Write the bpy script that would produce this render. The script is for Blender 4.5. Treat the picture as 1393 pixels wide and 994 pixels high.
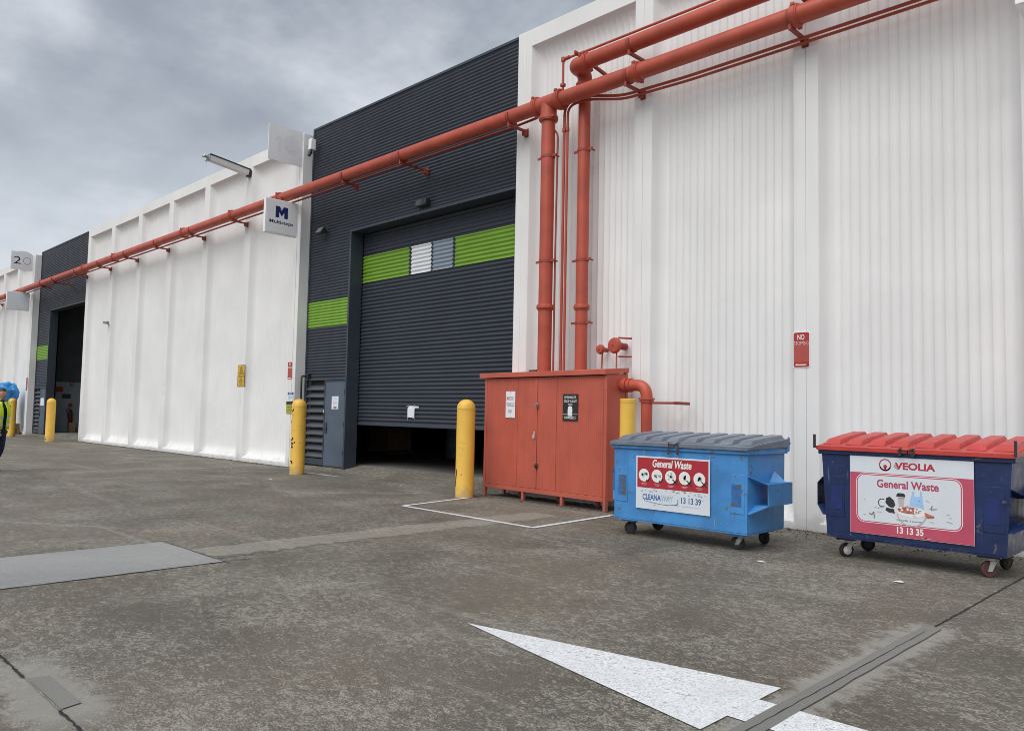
import bpy, bmesh, math, random
from mathutils import Vector, Matrix, noise
R = math.radians
random.seed(7)
scene = bpy.context.scene
for o in list(bpy.data.objects): bpy.data.objects.remove(o)
COL = scene.collection

# ------------------------------------------------------------------ camera
# world: x along the facade (right), y into the building (rib faces at y = 0), z up
YAW, PITCH, ROLL, FPX = 0.7811779945818842, 0.06133443180105241, 0.020489402547995323, 1064.456
fw = Vector((-math.sin(YAW)*math.cos(PITCH), math.cos(YAW)*math.cos(PITCH), math.sin(PITCH)))
rt = Vector((math.cos(YAW), math.sin(YAW), 0)); up = rt.cross(fw)
r2 = rt*math.cos(ROLL)+up*math.sin(ROLL); u2 = -rt*math.sin(ROLL)+up*math.cos(ROLL)
cam = bpy.data.objects.new('camera', bpy.data.cameras.new('camera')); COL.objects.link(cam)
m = Matrix((r2, u2, -fw)).transposed().to_4x4(); m.translation = Vector((0, -10.457, 1.5)); cam.matrix_world = m
cam.data.sensor_width = 36; cam.data.lens = FPX/1393*36; cam.data.clip_start = .05; cam.data.clip_end = 3000
scene.camera = cam

# ------------------------------------------------------------------ sky, sun, exposure
SUN_EL, SUN_AZ = R(52), R(171)            # azimuth clockwise from +y: behind the camera
w = bpy.data.worlds.new('World'); scene.world = w; w.use_nodes = True
nt = w.node_tree; nt.nodes.clear()
def wn(t, **k):
    n = nt.nodes.new(t)
    for a, b in k.items(): setattr(n, a, b)
    return n
def wl(a, b): nt.links.new(a, b)
sky = wn('ShaderNodeTexSky', sky_type='NISHITA', sun_disc=False, sun_elevation=SUN_EL, sun_rotation=SUN_AZ)
bgs = wn('ShaderNodeBackground'); bgs.inputs[1].default_value = .1; wl(sky.outputs[0], bgs.inputs[0])
tc = wn('ShaderNodeTexCoord'); sep = wn('ShaderNodeSeparateXYZ'); wl(tc.outputs['Generated'], sep.inputs[0])
zz = wn('ShaderNodeMath', operation='ABSOLUTE'); wl(sep.outputs[2], zz.inputs[0])
za = wn('ShaderNodeMath', operation='ADD'); wl(zz.outputs[0], za.inputs[0]); za.inputs[1].default_value = .34
dx = wn('ShaderNodeMath', operation='DIVIDE'); dy = wn('ShaderNodeMath', operation='DIVIDE')
wl(sep.outputs[0], dx.inputs[0]); wl(za.outputs[0], dx.inputs[1]); wl(sep.outputs[1], dy.inputs[0]); wl(za.outputs[0], dy.inputs[1])
cmb = wn('ShaderNodeCombineXYZ'); wl(dx.outputs[0], cmb.inputs[0]); wl(dy.outputs[0], cmb.inputs[1])
n1 = wn('ShaderNodeTexNoise'); n1.inputs['Scale'].default_value = 1.9; n1.inputs['Detail'].default_value = 10; n1.inputs['Roughness'].default_value = .55; n1.inputs['Distortion'].default_value = .1
n2 = wn('ShaderNodeTexNoise'); n2.inputs['Scale'].default_value = 6; n2.inputs['Detail'].default_value = 6; n2.inputs['Roughness'].default_value = .5
wl(cmb.outputs[0], n1.inputs['Vector']); wl(cmb.outputs[0], n2.inputs['Vector'])
mx = wn('ShaderNodeMix'); mx.inputs[0].default_value = .3; wl(n1.outputs[0], mx.inputs[2]); wl(n2.outputs[0], mx.inputs[3])
cr = wn('ShaderNodeValToRGB'); e = cr.color_ramp.elements
e[0].position = .36; e[0].color = (.150, .169, .198, 1); e[1].position = .635; e[1].color = (.425, .445, .472, 1)
k = cr.color_ramp.elements.new(.47); k.color = (.218, .240, .273, 1)
wl(mx.outputs[0], cr.inputs[0])
hz = wn('ShaderNodeMapRange', interpolation_type='SMOOTHSTEP'); wl(zz.outputs[0], hz.inputs[0]); hz.inputs[1].default_value = .06; hz.inputs[2].default_value = .46; hz.inputs[3].default_value = .8; hz.inputs[4].default_value = 0
hm = wn('ShaderNodeMix', data_type='RGBA'); wl(hz.outputs[0], hm.inputs[0]); wl(cr.outputs[0], hm.inputs[6]); hm.inputs[7].default_value = (.42, .443, .472, 1)
bgc = wn('ShaderNodeBackground'); wl(hm.outputs[2], bgc.inputs[0]); bgc.inputs[1].default_value = 1.0
ms = wn('ShaderNodeMixShader'); ms.inputs[0].default_value = .93; wl(bgs.outputs[0], ms.inputs[1]); wl(bgc.outputs[0], ms.inputs[2])
wo = wn('ShaderNodeOutputWorld'); wl(ms.outputs[0], wo.inputs[0])
sd = bpy.data.lights.new('sun', 'SUN'); sd.energy = 1.5; sd.angle = R(60); sd.color = (1, .975, .94)
so = bpy.data.objects.new('sun', sd); COL.objects.link(so)
sv = Vector((math.sin(SUN_AZ)*math.cos(SUN_EL), math.cos(SUN_AZ)*math.cos(SUN_EL), math.sin(SUN_EL)))
so.rotation_euler = (-sv).to_track_quat('-Z', 'Y').to_euler(); so.location = sv*60
vs = scene.view_settings; vs.view_transform = 'Standard'; vs.look = 'None'; vs.exposure = .80; vs.gamma = 1; vs.use_curve_mapping = False
scene.cycles.max_bounces = 6; scene.cycles.diffuse_bounces = 4; scene.cycles.use_denoising = True; scene.cycles.filter_width = .9

# ------------------------------------------------------------------ materials
MATS = {}
def NT(name):
    mt = bpy.data.materials.new(name); mt.use_nodes = True; MATS[name] = mt
    t = mt.node_tree; b = t.nodes['Principled BSDF']
    def N(ty, ins=None, **k):
        n = t.nodes.new(ty)
        for a, v in k.items(): setattr(n, a, v)
        for a, v in (ins or {}).items():
            if hasattr(v, 'is_linked') or isinstance(v, bpy.types.NodeSocket): t.links.new(v, n.inputs[a])
            else: n.inputs[a].default_value = v
        return n
    return mt, t, b, N
def rgba(c): return (c[0], c[1], c[2], 1)
def noise_n(N, vec, scale, detail=4, rough=.55, dist=0):
    return N('ShaderNodeTexNoise', {'Vector': vec, 'Scale': scale, 'Detail': detail, 'Roughness': rough, 'Distortion': dist}).outputs[0]
def ramp(N, fac, lo, hi, a=0., b=1.):
    return N('ShaderNodeMapRange', {0: fac, 1: lo, 2: hi, 3: a, 4: b}).outputs[0]
def mixc(N, f, a, b, mode='MIX'):
    n = N('ShaderNodeMix', data_type='RGBA', blend_type=mode)
    t = n.id_data
    for i, v in ((0, f), (6, a), (7, b)):
        if isinstance(v, bpy.types.NodeSocket): t.links.new(v, n.inputs[i])
        else: n.inputs[i].default_value = v if i == 0 else (rgba(v) if len(v) == 3 else v)
    return n.outputs[2]
def mathn(N, op, a, b=0.):
    return N('ShaderNodeMath', {0: a, 1: b}, operation=op).outputs[0]
def mat(name, col, rough=.6, metal=0., var=.12, vscale=2.5, bump=0., bscale=60, streak=0., chips=None, base_dirt=0., spec=.5, scratch=None):
    """plain paint / metal with large-scale tone variation, optional rain streaks, chips (colour, amount, scale), splash dirt near the ground"""
    mt, t, b, N = NT(name)
    g = N('ShaderNodeNewGeometry').outputs['Position']
    n = noise_n(N, g, vscale, 5)
    f = ramp(N, n, .3, .7)
    dark = tuple(c*(1-var) for c in col); lite = tuple(min(1, c*(1+var*.6)) for c in col)
    c = mixc(N, f, dark, lite)
    if streak:
        mp = N('ShaderNodeMapping', {'Vector': g, 'Scale': (9, 9, .35)}).outputs[0]
        s = ramp(N, noise_n(N, mp, 1.0, 5, .6), .5, .78, 0, streak)
        c = mixc(N, s, c, tuple(x*.45+.01 for x in col))
    if base_dirt:
        z = N('ShaderNodeSeparateXYZ', {0: g}).outputs[2]
        nz = noise_n(N, g, 5, 5, .6)
        zz = mathn(N, 'ADD', z, mathn(N, 'MULTIPLY', nz, -.5))
        d = ramp(N, zz, -.24, -.02, base_dirt, 0)
        c = mixc(N, d, c, (.17, .155, .13))
    if chips:
        cc, amt, sc = chips
        ch = ramp(N, noise_n(N, g, sc, 5, .62, .4), 1-amt, 1-amt+.02)
        c = mixc(N, ch, c, cc)
    if scratch:
        sc_c, amt = scratch
        for rot, sca in (((0, .35, .2), (1.2, 1.2, 26)), ((.2, -.5, .1), (22, 22, 1.5))):
            mp = N('ShaderNodeMapping', {'Vector': g, 'Rotation': rot, 'Scale': sca}).outputs[0]
            q = mathn(N, 'MULTIPLY', ramp(N, noise_n(N, mp, 1.6, 4, .6, .2), .64, .67), ramp(N, noise_n(N, g, 3.1, 3), .5, .62, 0, amt))
            c = mixc(N, q, c, sc_c)
    t.links.new(c, b.inputs['Base Color'])
    rr = ramp(N, noise_n(N, g, vscale*4, 4), .3, .7, max(0, rough-.1), min(1, rough+.1)); t.links.new(rr, b.inputs['Roughness'])
    b.inputs['Metallic'].default_value = metal; b.inputs['Specular IOR Level'].default_value = spec
    if bump:
        bp = N('ShaderNodeBump', {'Strength': bump, 'Distance': .01, 'Height': noise_n(N, g, bscale, 4)}).outputs[0]
        t.links.new(bp, b.inputs['Normal'])
    return mt

WHITE = mat('white_painted_concrete', (.772, .768, .758), .7, var=.07, vscale=.7, bump=.2, bscale=35, streak=.06, base_dirt=.35, spec=.3)
CLAD = mat('charcoal_sheet_metal', (.030, .037, .052), .5, var=.12, vscale=1.2, streak=.12)
CLADF = mat('charcoal_flashing', (.042, .054, .072), .5, var=.12)
GREEN = mat('lime_green_sheet', (.175, .345, .030), .5, var=.08, streak=.08)
BANDW = mat('white_sheet', (.72, .74, .76), .5, var=.06, streak=.1)
BANDG = mat('blue_grey_sheet', (.24, .30, .36), .5, var=.06, streak=.1)
DOORG = mat('grey_blue_door_paint', (.085, .115, .155), .5, var=.15, streak=.15, chips=((.05, .05, .055), .3, 8))
LOUV = mat('louvre_grey', (.085, .095, .110), .55, var=.12)
RED = mat('red_oxide_paint', (.455, .078, .043), .46, var=.2, vscale=2.2, streak=.2, bump=.1, bscale=60, chips=((.20, .05, .035), .325, 7))
REDC = mat('red_oxide_cabinet', (.50, .104, .064), .5, var=.16, vscale=1.6, streak=.18, chips=((.43, .092, .06), .32, 3.0), base_dirt=.35, scratch=((.30, .06, .04), .6), bump=.12, bscale=10)
REDD = mat('red_oxide_bracket', (.32, .055, .036), .6, var=.2)
YEL = mat('yellow_bollard_paint', (.80, .48, .07), .45, var=.08, vscale=3, streak=.16, chips=((.06, .04, .02), .31, 6.5), base_dirt=.55, scratch=((.20, .13, .05), .5))
YELB = mat('yellow_bollard_paint_clean', (.80, .48, .07), .45, var=.10, vscale=3, streak=.12, base_dirt=.5)
BLK = mat('black_plastic', (.018, .018, .02), .5)
BLKM = mat('black_metal', (.025, .027, .03), .45, var=.2)
GALV = mat('galvanised_steel', (.36, .37, .38), .4, .8, var=.2, vscale=9)
SIGNW = mat('white_sign_face', (.85, .86, .87), .4, var=.04)
SIGNB = mat('bluish_white_sign', (.80, .84, .88), .35, var=.05)
SIGNG = mat('weathered_white_sign', (.84, .84, .85), .6, var=.06, streak=.1)
GHOST = mat('faded_paint_ghost', (.77, .77, .785), .7, var=.04)
NAVY = mat('navy_print', (.012, .02, .13), .5)
BLACKP = mat('black_print', (.015, .015, .017), .5)
REDS = mat('red_sign', (.40, .03, .028), .5, var=.1)
REDF = mat('faded_red_sign', (.42, .075, .06), .55, var=.08)
PAPER = mat('white_paper', (.75, .77, .80), .7, var=.04)
TXTW = mat('white_print', (.78, .77, .74), .5, var=.02)
TXTR = mat('faded_red_print', (.42, .09, .12), .5)
YSIGN = mat('yellow_sign', (.66, .40, .02), .5)
OLSIGN = mat('olive_yellow_sign', (.42, .40, .05), .5)
BLUES = mat('blue_sign', (.025, .06, .22), .5)
BIN1 = mat('light_blue_bin_paint', (.062, .265, .60), .42, var=.26, vscale=2.4, streak=.42, chips=((.13, .13, .125), .365, 10), bump=.2, bscale=9, base_dirt=.5, scratch=((.30, .36, .42), .7))
BIN1D = mat('worn_blue_patch', (.030, .14, .40), .5, var=.3, vscale=9, chips=((.10, .095, .09), .47, 22))
BIN2 = mat('dark_blue_bin_paint', (.009, .023, .092), .4, var=.3, vscale=2.2, streak=.4, chips=((.10, .09, .085), .355, 10), bump=.2, bscale=9, base_dirt=.5, scratch=((.14, .15, .20), .7))
BIN2D = mat('navy_bin_patch', (.008, .022, .125), .5, var=.2, vscale=9)
LIDG = mat('grey_plastic_lid', (.155, .185, .235), .42, var=.28, vscale=4, streak=.15, scratch=((.28, .30, .33), .7), bump=.15, bscale=14)
LIDR = mat('red_plastic_lid', (.50, .045, .038), .42, var=.12, vscale=4, chips=((.36, .035, .03), .36, 6), scratch=((.60, .20, .18), .6), bump=.15, bscale=14)
RUST = mat('rusty_chain_steel', (.10, .065, .045), .75, .3, var=.4, vscale=30)
RUB = mat('black_rubber', (.02, .02, .021), .8, var=.2)
HUBW = mat('white_caster', (.55, .54, .52), .5, var=.25, vscale=20)
HUBR = mat('red_caster', (.11, .045, .045), .6, var=.25, vscale=20)
ST_RED = mat('sticker_red', (.40, .022, .035), .45, var=.06)
ST_W = mat('sticker_white', (.66, .70, .75), .45, var=.05, streak=.06, chips=((.38, .38, .36), .335, 9))
ST_P = mat('sticker_pink', (.50, .075, .13), .45, var=.08, streak=.05)
ST_BL = mat('sticker_blue', (.035, .16, .38), .45)
ST_BF = mat('sticker_faded_blue', (.36, .50, .62), .5)
ST_ICON = mat('sticker_icon_grey', (.28, .38, .42), .5)
ST_DK = mat('sticker_dark', (.03, .03, .035), .5)
ST_BAG = mat('sticker_pale_blue', (.34, .55, .82), .5)
ST_FOOD = mat('sticker_food', (.50, .16, .12), .5, var=.5, vscale=40)
ST_VR = mat('sticker_logo_red', (.42, .03, .05), .5)
ST_BEIGE = mat('sticker_cup_beige', (.50, .45, .44), .5)
CURB = mat('dark_backing', (.05, .05, .052), .8)
INT_D = mat('interior_dark_lining', (.10, .108, .115), .8, var=.2)
INT_L = mat('interior_pale_panel', (.34, .40, .42), .7, var=.15)
INT_F = mat('interior_concrete', (.16, .155, .145), .8, var=.2, vscale=1)
ROOFM = mat('roof_sheet', (.35, .36, .37), .6)
WOOD = mat('pallet_wood', (.20, .12, .065), .8, var=.35, vscale=6)
CARD = mat('cardboard', (.34, .235, .14), .8, var=.15)
BLUEBAG = mat('blue_plastic_wrap', (.03, .26, .62), .3, var=.3, vscale=5)
GREENBAG = mat('green_plastic', (.04, .22, .12), .4, var=.3, vscale=5)
EXTR = mat('extinguisher_red', (.16, .012, .012), .35)
SKIN = mat('skin', (.40, .235, .165), .55, var=.08, vscale=20)
HAIR = mat('dark_hair', (.012, .010, .009), .6)
CLOTH = mat('navy_workwear', (.014, .017, .028), .85, var=.25, vscale=12)
TROU = mat('navy_trousers', (.016, .024, .060), .85, var=.25, vscale=12)
VEST = mat('hi_vis_yellow', (.60, .80, .03), .6, var=.12, vscale=12)
TAPE = mat('reflective_tape', (.52, .54, .53), .35, .2)
BOOT = mat('tan_boot', (.25, .145, .075), .75, var=.2, vscale=20)
SOLE = mat('boot_sole', (.04, .03, .025), .8)
LENS = mat('lamp_diffuser', (.62, .63, .62), .3, var=.06)
LITTER = mat('litter_white', (.72, .72, .70), .7)
GRIME = mat('grit_dirt', (.06, .05, .04), .95, var=.4, vscale=20)
RUSTY = mat('rust_and_gouge', (.06, .035, .02), .9, var=.4, vscale=30)

SCUFFS = [(-13.5, -8.9, -9.6, -6.6, .10, .75), (-17.5, -5.6, -11.5, -6.3, .12, .7), (-13.0, -3.6, -11.0, -.6, .10, .7), (-15.2, -2.4, -11.2, -3.7, .09, .6), (-24, -2.6, -15.5, -2.0, .12, .7), (-6.5, -8.6, -5.2, -4.0, .16, .45), (-4.4, -4.2, -2.4, -3.6, .12, .5)]
def concrete(name, c_dark, c_mid, c_lite, flake=.6, fine=1.0, tint=True, smears=False):
    mt, t, b, N = NT(name)
    g = N('ShaderNodeNewGeometry').outputs['Position']
    big = ramp(N, noise_n(N, g, .30, 6, .62, .5), .34, .66)
    c = mixc(N, big, c_dark, c_mid)
    if tint:
        br = ramp(N, noise_n(N, g, .55, 4, .5), .48, .68, 0, .65)
        c = mixc(N, br, c, (c_mid[0]*1.02, c_mid[1]*.87, c_mid[2]*.74))
        oil = ramp(N, noise_n(N, g, 1.7, 3, .5, .6), .63, .74, 0, .45)
        c = mixc(N, oil, c, (c_dark[0]*.55, c_dark[1]*.55, c_dark[2]*.55))
    # flaky worn surface: cement skin remaining in ragged islands over exposed aggregate
    wob = N('ShaderNodeMapping', {'Vector': g, 'Rotation': (0, 0, .5), 'Scale': (1, 1.5, 1)}).outputs[0]
    fl = mathn(N, 'ADD', mathn(N, 'MULTIPLY', noise_n(N, wob, 38, 8, .8, .35), .55), mathn(N, 'MULTIPLY', noise_n(N, wob, 11, 8, .78, .6), .45))
    amount = noise_n(N, g, .9, 6, .65, .4)
    thr = ramp(N, amount, .28, .72, .562, .470)
    flm = ramp(N, mathn(N, 'SUBTRACT', fl, thr), -.018, .04, 0, flake)
    c = mixc(N, flm, c, c_lite)
    dk = ramp(N, noise_n(N, wob, 70, 5, .8, .3), .51, .57, 0, .8*fine)
    c = mixc(N, dk, c, tuple(x*.5 for x in c_dark))
    pk = ramp(N, noise_n(N, g, 70, 3, .7, .5), .66, .72, 0, .45*fine)
    c = mixc(N, pk, c, tuple(min(1, x*1.35) for x in c_lite))
    # long pale scuffs from tyres and dragged bins
    sc = N('ShaderNodeMapping', {'Vector': g, 'Rotation': (0, 0, -.25), 'Scale': (.22, 2.6, 1)}).outputs[0]
    scm = ramp(N, noise_n(N, sc, 1.0, 5, .65, 1.0), .60, .74, 0, .38)
    c = mixc(N, scm, c, c_lite)
    if smears:     # mortar dragged beside the two joint repairs, spilt oil drips, worn wheel paths into the bay
        sx = N('ShaderNodeSeparateXYZ', {0: g}); X, Y = sx.outputs[0], sx.outputs[1]
        wb = mathn(N, 'MULTIPLY', mathn(N, 'SUBTRACT', noise_n(N, g, 7, 6, .7, .6), .5), .5)
        d1 = mathn(N, 'ABSOLUTE', mathn(N, 'ADD', X, 1.887)); d1 = mathn(N, 'ADD', d1, wb)
        m1 = mathn(N, 'MULTIPLY', ramp(N, d1, .10, .19, .75, 0), ramp(N, Y, -4.15, -4.0, 1, 0))
        d2 = mathn(N, 'ABSOLUTE', mathn(N, 'ADD', Y, 9.18)); d2 = mathn(N, 'ADD', d2, wb)
        m2 = mathn(N, 'MULTIPLY', ramp(N, d2, .14, .26, .7, 0), ramp(N, mathn(N, 'ABSOLUTE', mathn(N, 'ADD', X, 4.7)), .45, .75, 1, 0))
        c = mixc(N, mathn(N, 'MAXIMUM', m1, m2), c, (.30, .29, .26))
        for (ax, ay, bx, by, wd, am) in SCUFFS:
            L_ = math.hypot(bx-ax, by-ay); ux, uy = (bx-ax)/L_, (by-ay)/L_
            al = mathn(N, 'ADD', mathn(N, 'ADD', mathn(N, 'MULTIPLY', X, ux), mathn(N, 'MULTIPLY', Y, uy)), -(ax*ux+ay*uy))
            ac = mathn(N, 'ADD', mathn(N, 'ADD', mathn(N, 'MULTIPLY', X, -uy), mathn(N, 'MULTIPLY', Y, ux)), ax*uy-ay*ux)
            ac = mathn(N, 'ABSOLUTE', mathn(N, 'ADD', ac, mathn(N, 'MULTIPLY', mathn(N, 'SUBTRACT', noise_n(N, g, .7, 2), .5), .5)))
            mk = mathn(N, 'MULTIPLY', ramp(N, ac, wd*.3, wd, am, 0), mathn(N, 'MULTIPLY', ramp(N, al, 0, .8), ramp(N, al, L_-.8, L_, 1, 0)))
            mk = mathn(N, 'MULTIPLY', mk, ramp(N, noise_n(N, g, 5, 6, .75), .40, .66, 0, .6))
            c = mixc(N, mk, c, c_lite)
        drip = ramp(N, noise_n(N, g, 5.5, 3, .5, .2), .725, .76, 0, .6)
        c = mixc(N, drip, c, (.05, .047, .042))
        wx = mathn(N, 'ADD', X, mathn(N, 'MULTIPLY', Y, .22))
        wv = N('ShaderNodeTexNoise', {'Vector': N('ShaderNodeCombineXYZ', {0: wx}).outputs[0], 'Scale': 1.6, 'Detail': 3.}).outputs[0]
        wh = mathn(N, 'MULTIPLY', ramp(N, wv, .55, .68, 0, .4), ramp(N, noise_n(N, g, 1.5, 5, .6), .4, .6))
        c = mixc(N, wh, c, (.10, .092, .08))
    t.links.new(c, b.inputs['Base Color'])
    b.inputs['Specular IOR Level'].default_value = .35
    t.links.new(ramp(N, fl, .3, .7, .72, .92), b.inputs['Roughness'])
    h = mathn(N, 'ADD', fl, mathn(N, 'MULTIPLY', noise_n(N, g, 120, 3, .6), .6))
    bp = N('ShaderNodeBump', {'Strength': .55*fine, 'Distance': .006, 'Height': h}).outputs[0]; t.links.new(bp, b.inputs['Normal'])
    return mt
YARD = concrete('worn_yard_concrete', (.098, .088, .070), (.160, .148, .122), (.395, .374, .322), flake=.76, smears=True)
PATCH = concrete('new_grey_concrete', (.20, .207, .203), (.30, .305, .297), (.38, .378, .36), flake=.45, fine=.4, tint=False)
PALE = concrete('pale_worn_concrete', (.205, .192, .160), (.25, .235, .198), (.42, .40, .345), flake=.8)
HALO = concrete('smeared_mortar', (.205, .20, .185), (.25, .245, .225), (.38, .37, .34), flake=.8)
SEAL = concrete('grey_mortar_strip', (.185, .182, .168), (.215, .21, .195), (.26, .255, .235), flake=.15, fine=.3, tint=False)
JOINT = mat('dark_joint_filler', (.025, .023, .02), .95, var=.4, vscale=12)
def road_paint(name, wear):
    mt, t, b, N = NT(name)
    g = N('ShaderNodeNewGeometry').outputs['Position']
    n = noise_n(N, g, 30, 6, .7, .6); n2_ = noise_n(N, g, 3, 4, .6)
    wv = mathn(N, 'ADD', n, mathn(N, 'MULTIPLY', n2_, .35))
    f = ramp(N, wv, wear, wear+.10, 0, .8)
    n3_ = noise_n(N, g, 75, 4, .7, .4)
    c = mixc(N, ramp(N, n2_, .3, .7), (.66, .68, .70), (.80, .82, .84))
    c = mixc(N, ramp(N, n3_, .46, .64, 0, .75), c, (.40, .40, .395))
    c = mixc(N, f, c, (.22, .205, .18))
    t.links.new(c, b.inputs['Base Color']); b.inputs['Roughness'].default_value = .75
    bp = N('ShaderNodeBump', {'Strength': .4, 'Distance': .005, 'Height': n}).outputs[0]; t.links.new(bp, b.inputs['Normal'])
    return mt
PAINT = road_paint('white_road_paint', .745)
PAINT2 = road_paint('thin_white_line_paint', .86)

# ------------------------------------------------------------------ mesh helpers
class MB:
    def __init__(s): s.v = []; s.f = []; s.mi = []; s.cur = 0
    def add(s, vs, fs, M=None):
        o = len(s.v)
        s.v += [tuple(M @ Vector(p)) if M else tuple(p) for p in vs]
        for f in fs: s.f.append(tuple(i+o for i in f)); s.mi.append(s.cur)
        return s
    def box(s, x0, x1, y0, y1, z0, z1, M=None):
        v = [(x, y, z) for z in (z0, z1) for y in (y0, y1) for x in (x0, x1)]
        return s.add(v, [(0, 2, 3, 1), (4, 5, 7, 6), (0, 1, 5, 4), (2, 6, 7, 3), (0, 4, 6, 2), (1, 3, 7, 5)], M)
    def hexa(s, pts, M=None):   # 8 points ordered as in box
        return s.add(pts, [(0, 2, 3, 1), (4, 5, 7, 6), (0, 1, 5, 4), (2, 6, 7, 3), (0, 4, 6, 2), (1, 3, 7, 5)], M)
    def prism(s, poly, a0, a1, axis='y', M=None):
        n = len(poly)
        def P(u, v, a): return {'y': (u, a, v), 'x': (a, u, v), 'z': (u, v, a)}[axis]
        v = [P(u, q, a0) for u, q in poly]+[P(u, q, a1) for u, q in poly]
        return s.add(v, [tuple(range(n)), tuple(range(2*n-1, n-1, -1))]+[(i, i+n, (i+1) % n+n, (i+1) % n) for i in range(n)], M)
    def rings(s, rs, closed=False, cap=True):
        n = len(rs[0]); v = [p for r in rs for p in r]; f = []
        K = len(rs)
        for k in range(K if closed else K-1):
            a, b = k*n, ((k+1) % K)*n
            f += [(a+i, a+(i+1) % n, b+(i+1) % n, b+i) for i in range(n)]
        if cap and not closed: f += [tuple(range(n-1, -1, -1)), tuple(range((K-1)*n, K*n))]
        return s.add(v, f)
    def cyl(s, p0, p1, r0, r1=None, n=16):
        p0, p1 = Vector(p0), Vector(p1); r1 = r0 if r1 is None else r1
        d = (p1-p0).normalized(); a = d.orthogonal().normalized(); b = d.cross(a)
        ring = lambda c, r: [c+a*(r*math.cos(t))+b*(r*math.sin(t)) for t in [2*math.pi*i/n for i in range(n)]]
        return s.rings([ring(p0, r0), ring(p1, r1)])
    def tube(s, pts, r, n=12):
        pts = [Vector(p) for p in pts]; a = None; rs = []
        for i, p in enumerate(pts):
            d = ((pts[i+1]-p).normalized() if i < len(pts)-1 else Vector()) + ((p-pts[i-1]).normalized() if i else Vector()); d.normalize()
            if a is None: a = d.orthogonal().normalized()
            a = (a-d*a.dot(d)).normalized(); b = d.cross(a)
            rr = r[i] if isinstance(r, (list, tuple)) else r
            rs.append([p+a*(rr*math.cos(t))+b*(rr*math.sin(t)) for t in [2*math.pi*q/n for q in range(n)]])
        return s.rings(rs)
    def lathe(s, c, prof, n=20):     # (r, z) profile about a vertical axis
        rs = [[(c[0]+r*math.cos(2*math.pi*i/n), c[1]+r*math.sin(2*math.pi*i/n), c[2]+z) for i in range(n)] for r, z in prof]
        return s.rings(rs)
    def build(s, name, m=None, parent=None, smooth=True, bevel=0., mats=None, ang=35):
        me = bpy.data.meshes.new(name); me.from_pydata([tuple(p) for p in s.v], [], s.f)
        for q in (mats or [m]): me.materials.append(q)
        if mats: me.polygons.foreach_set('material_index', s.mi)
        bm = bmesh.new(); bm.from_mesh(me); bmesh.ops.recalc_face_normals(bm, faces=bm.faces); bm.to_mesh(me); bm.free()
        if smooth:
            me.polygons.foreach_set('use_smooth', [True]*len(me.polygons)); me.set_sharp_from_angle(angle=R(ang))
        me.update()
        return link(name, me, parent, bevel)
def link(name, me, parent=None, bevel=0.):
    o = bpy.data.objects.new(name, me); COL.objects.link(o); o.parent = parent
    if bevel:
        b = o.modifiers.new('bevel', 'BEVEL'); b.width = bevel; b.segments = 2; b.limit_method = 'ANGLE'; b.angle_limit = R(40)
    return o
def flat(name, polys, M, m, parent):
    """flat print: polygons in a local (u, v) plane carried by matrix M"""
    v = []; f = []
    for p in polys:
        f.append(tuple(range(len(v), len(v)+len(p)))); v += [tuple(M @ Vector((a, b, 0))) for a, b in p]
    me = bpy.data.meshes.new(name); me.from_pydata(v, [], f); me.materials.append(m)
    return link(name, me, parent)
def circ(cx, cy, r, n=28, ry=None): return [(cx+r*math.cos(2*math.pi*i/n), cy+(ry or r)*math.sin(2*math.pi*i/n)) for i in range(n)]
def rect(x0, x1, y0, y1): return [(x0, y0), (x1, y0), (x1, y1), (x0, y1)]
def ringq(cx, cy, r0, r1, a0=0, a1=360, n=32, sx=1):
    P = lambda r, t: (cx+r*math.cos(t)*sx, cy+r*math.sin(t))
    ts = [R(a0+(a1-a0)*i/n) for i in range(n+1)]
    return [[P(r0, ts[i]), P(r1, ts[i]), P(r1, ts[i+1]), P(r0, ts[i+1])] for i in range(n)]
def seg(p, q, w):
    p, q = Vector((p[0], p[1])), Vector((q[0], q[1])); d = (q-p).normalized()*w/2; n = Vector((-d.y, d.x))
    return [tuple(p-n), tuple(q-n), tuple(q+n), tuple(p+n)]
def rrect(x0, x1, y0, y1, r, n=6):
    o = []
    for cx, cy, a in ((x1-r, y1-r, 0), (x0+r, y1-r, 90), (x0+r, y0+r, 180), (x1-r, y0+r, 270)):
        o += [(cx+r*math.cos(R(a+90*i/n)), cy+r*math.sin(R(a+90*i/n))) for i in range(n+1)]
    return o
def textm(name, body, M, width, height, m, parent, off=0., shear=0., spacing=1.):
    """lettering as flat mesh: fitted to width x height, centred on M's origin"""
    cu = bpy.data.curves.new(name, 'FONT'); cu.body = body; cu.align_x = 'CENTER'; cu.align_y = 'CENTER'; cu.size = 1
    cu.offset = off; cu.shear = shear; cu.space_character = spacing; cu.resolution_u = 4; cu.fill_mode = 'FRONT'
    o = bpy.data.objects.new(name, cu); COL.objects.link(o)
    bpy.context.view_layer.update()
    me = bpy.data.meshes.new_from_object(o.evaluated_get(bpy.context.evaluated_depsgraph_get()))
    bpy.data.objects.remove(o); bpy.data.curves.remove(cu)
    xs = [v.co.x for v in me.vertices]; ys = [v.co.y for v in me.vertices]
    cx, cy = (min(xs)+max(xs))/2, (min(ys)+max(ys))/2
    sx = width/(max(xs)-min(xs)); sy = height/(max(ys)-min(ys)) if height else sx
    for v in me.vertices: v.co = M @ Vector(((v.co.x-cx)*sx, (v.co.y-cy)*sy, 0))
    me.materials.clear(); me.materials.append(m); me.name = name
    return link(name, me, parent)
def facing_front(x, y, z):     # local plane reading towards -y
    return Matrix.Translation((x, y, z)) @ Matrix.Rotation(R(90), 4, 'X')
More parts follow.
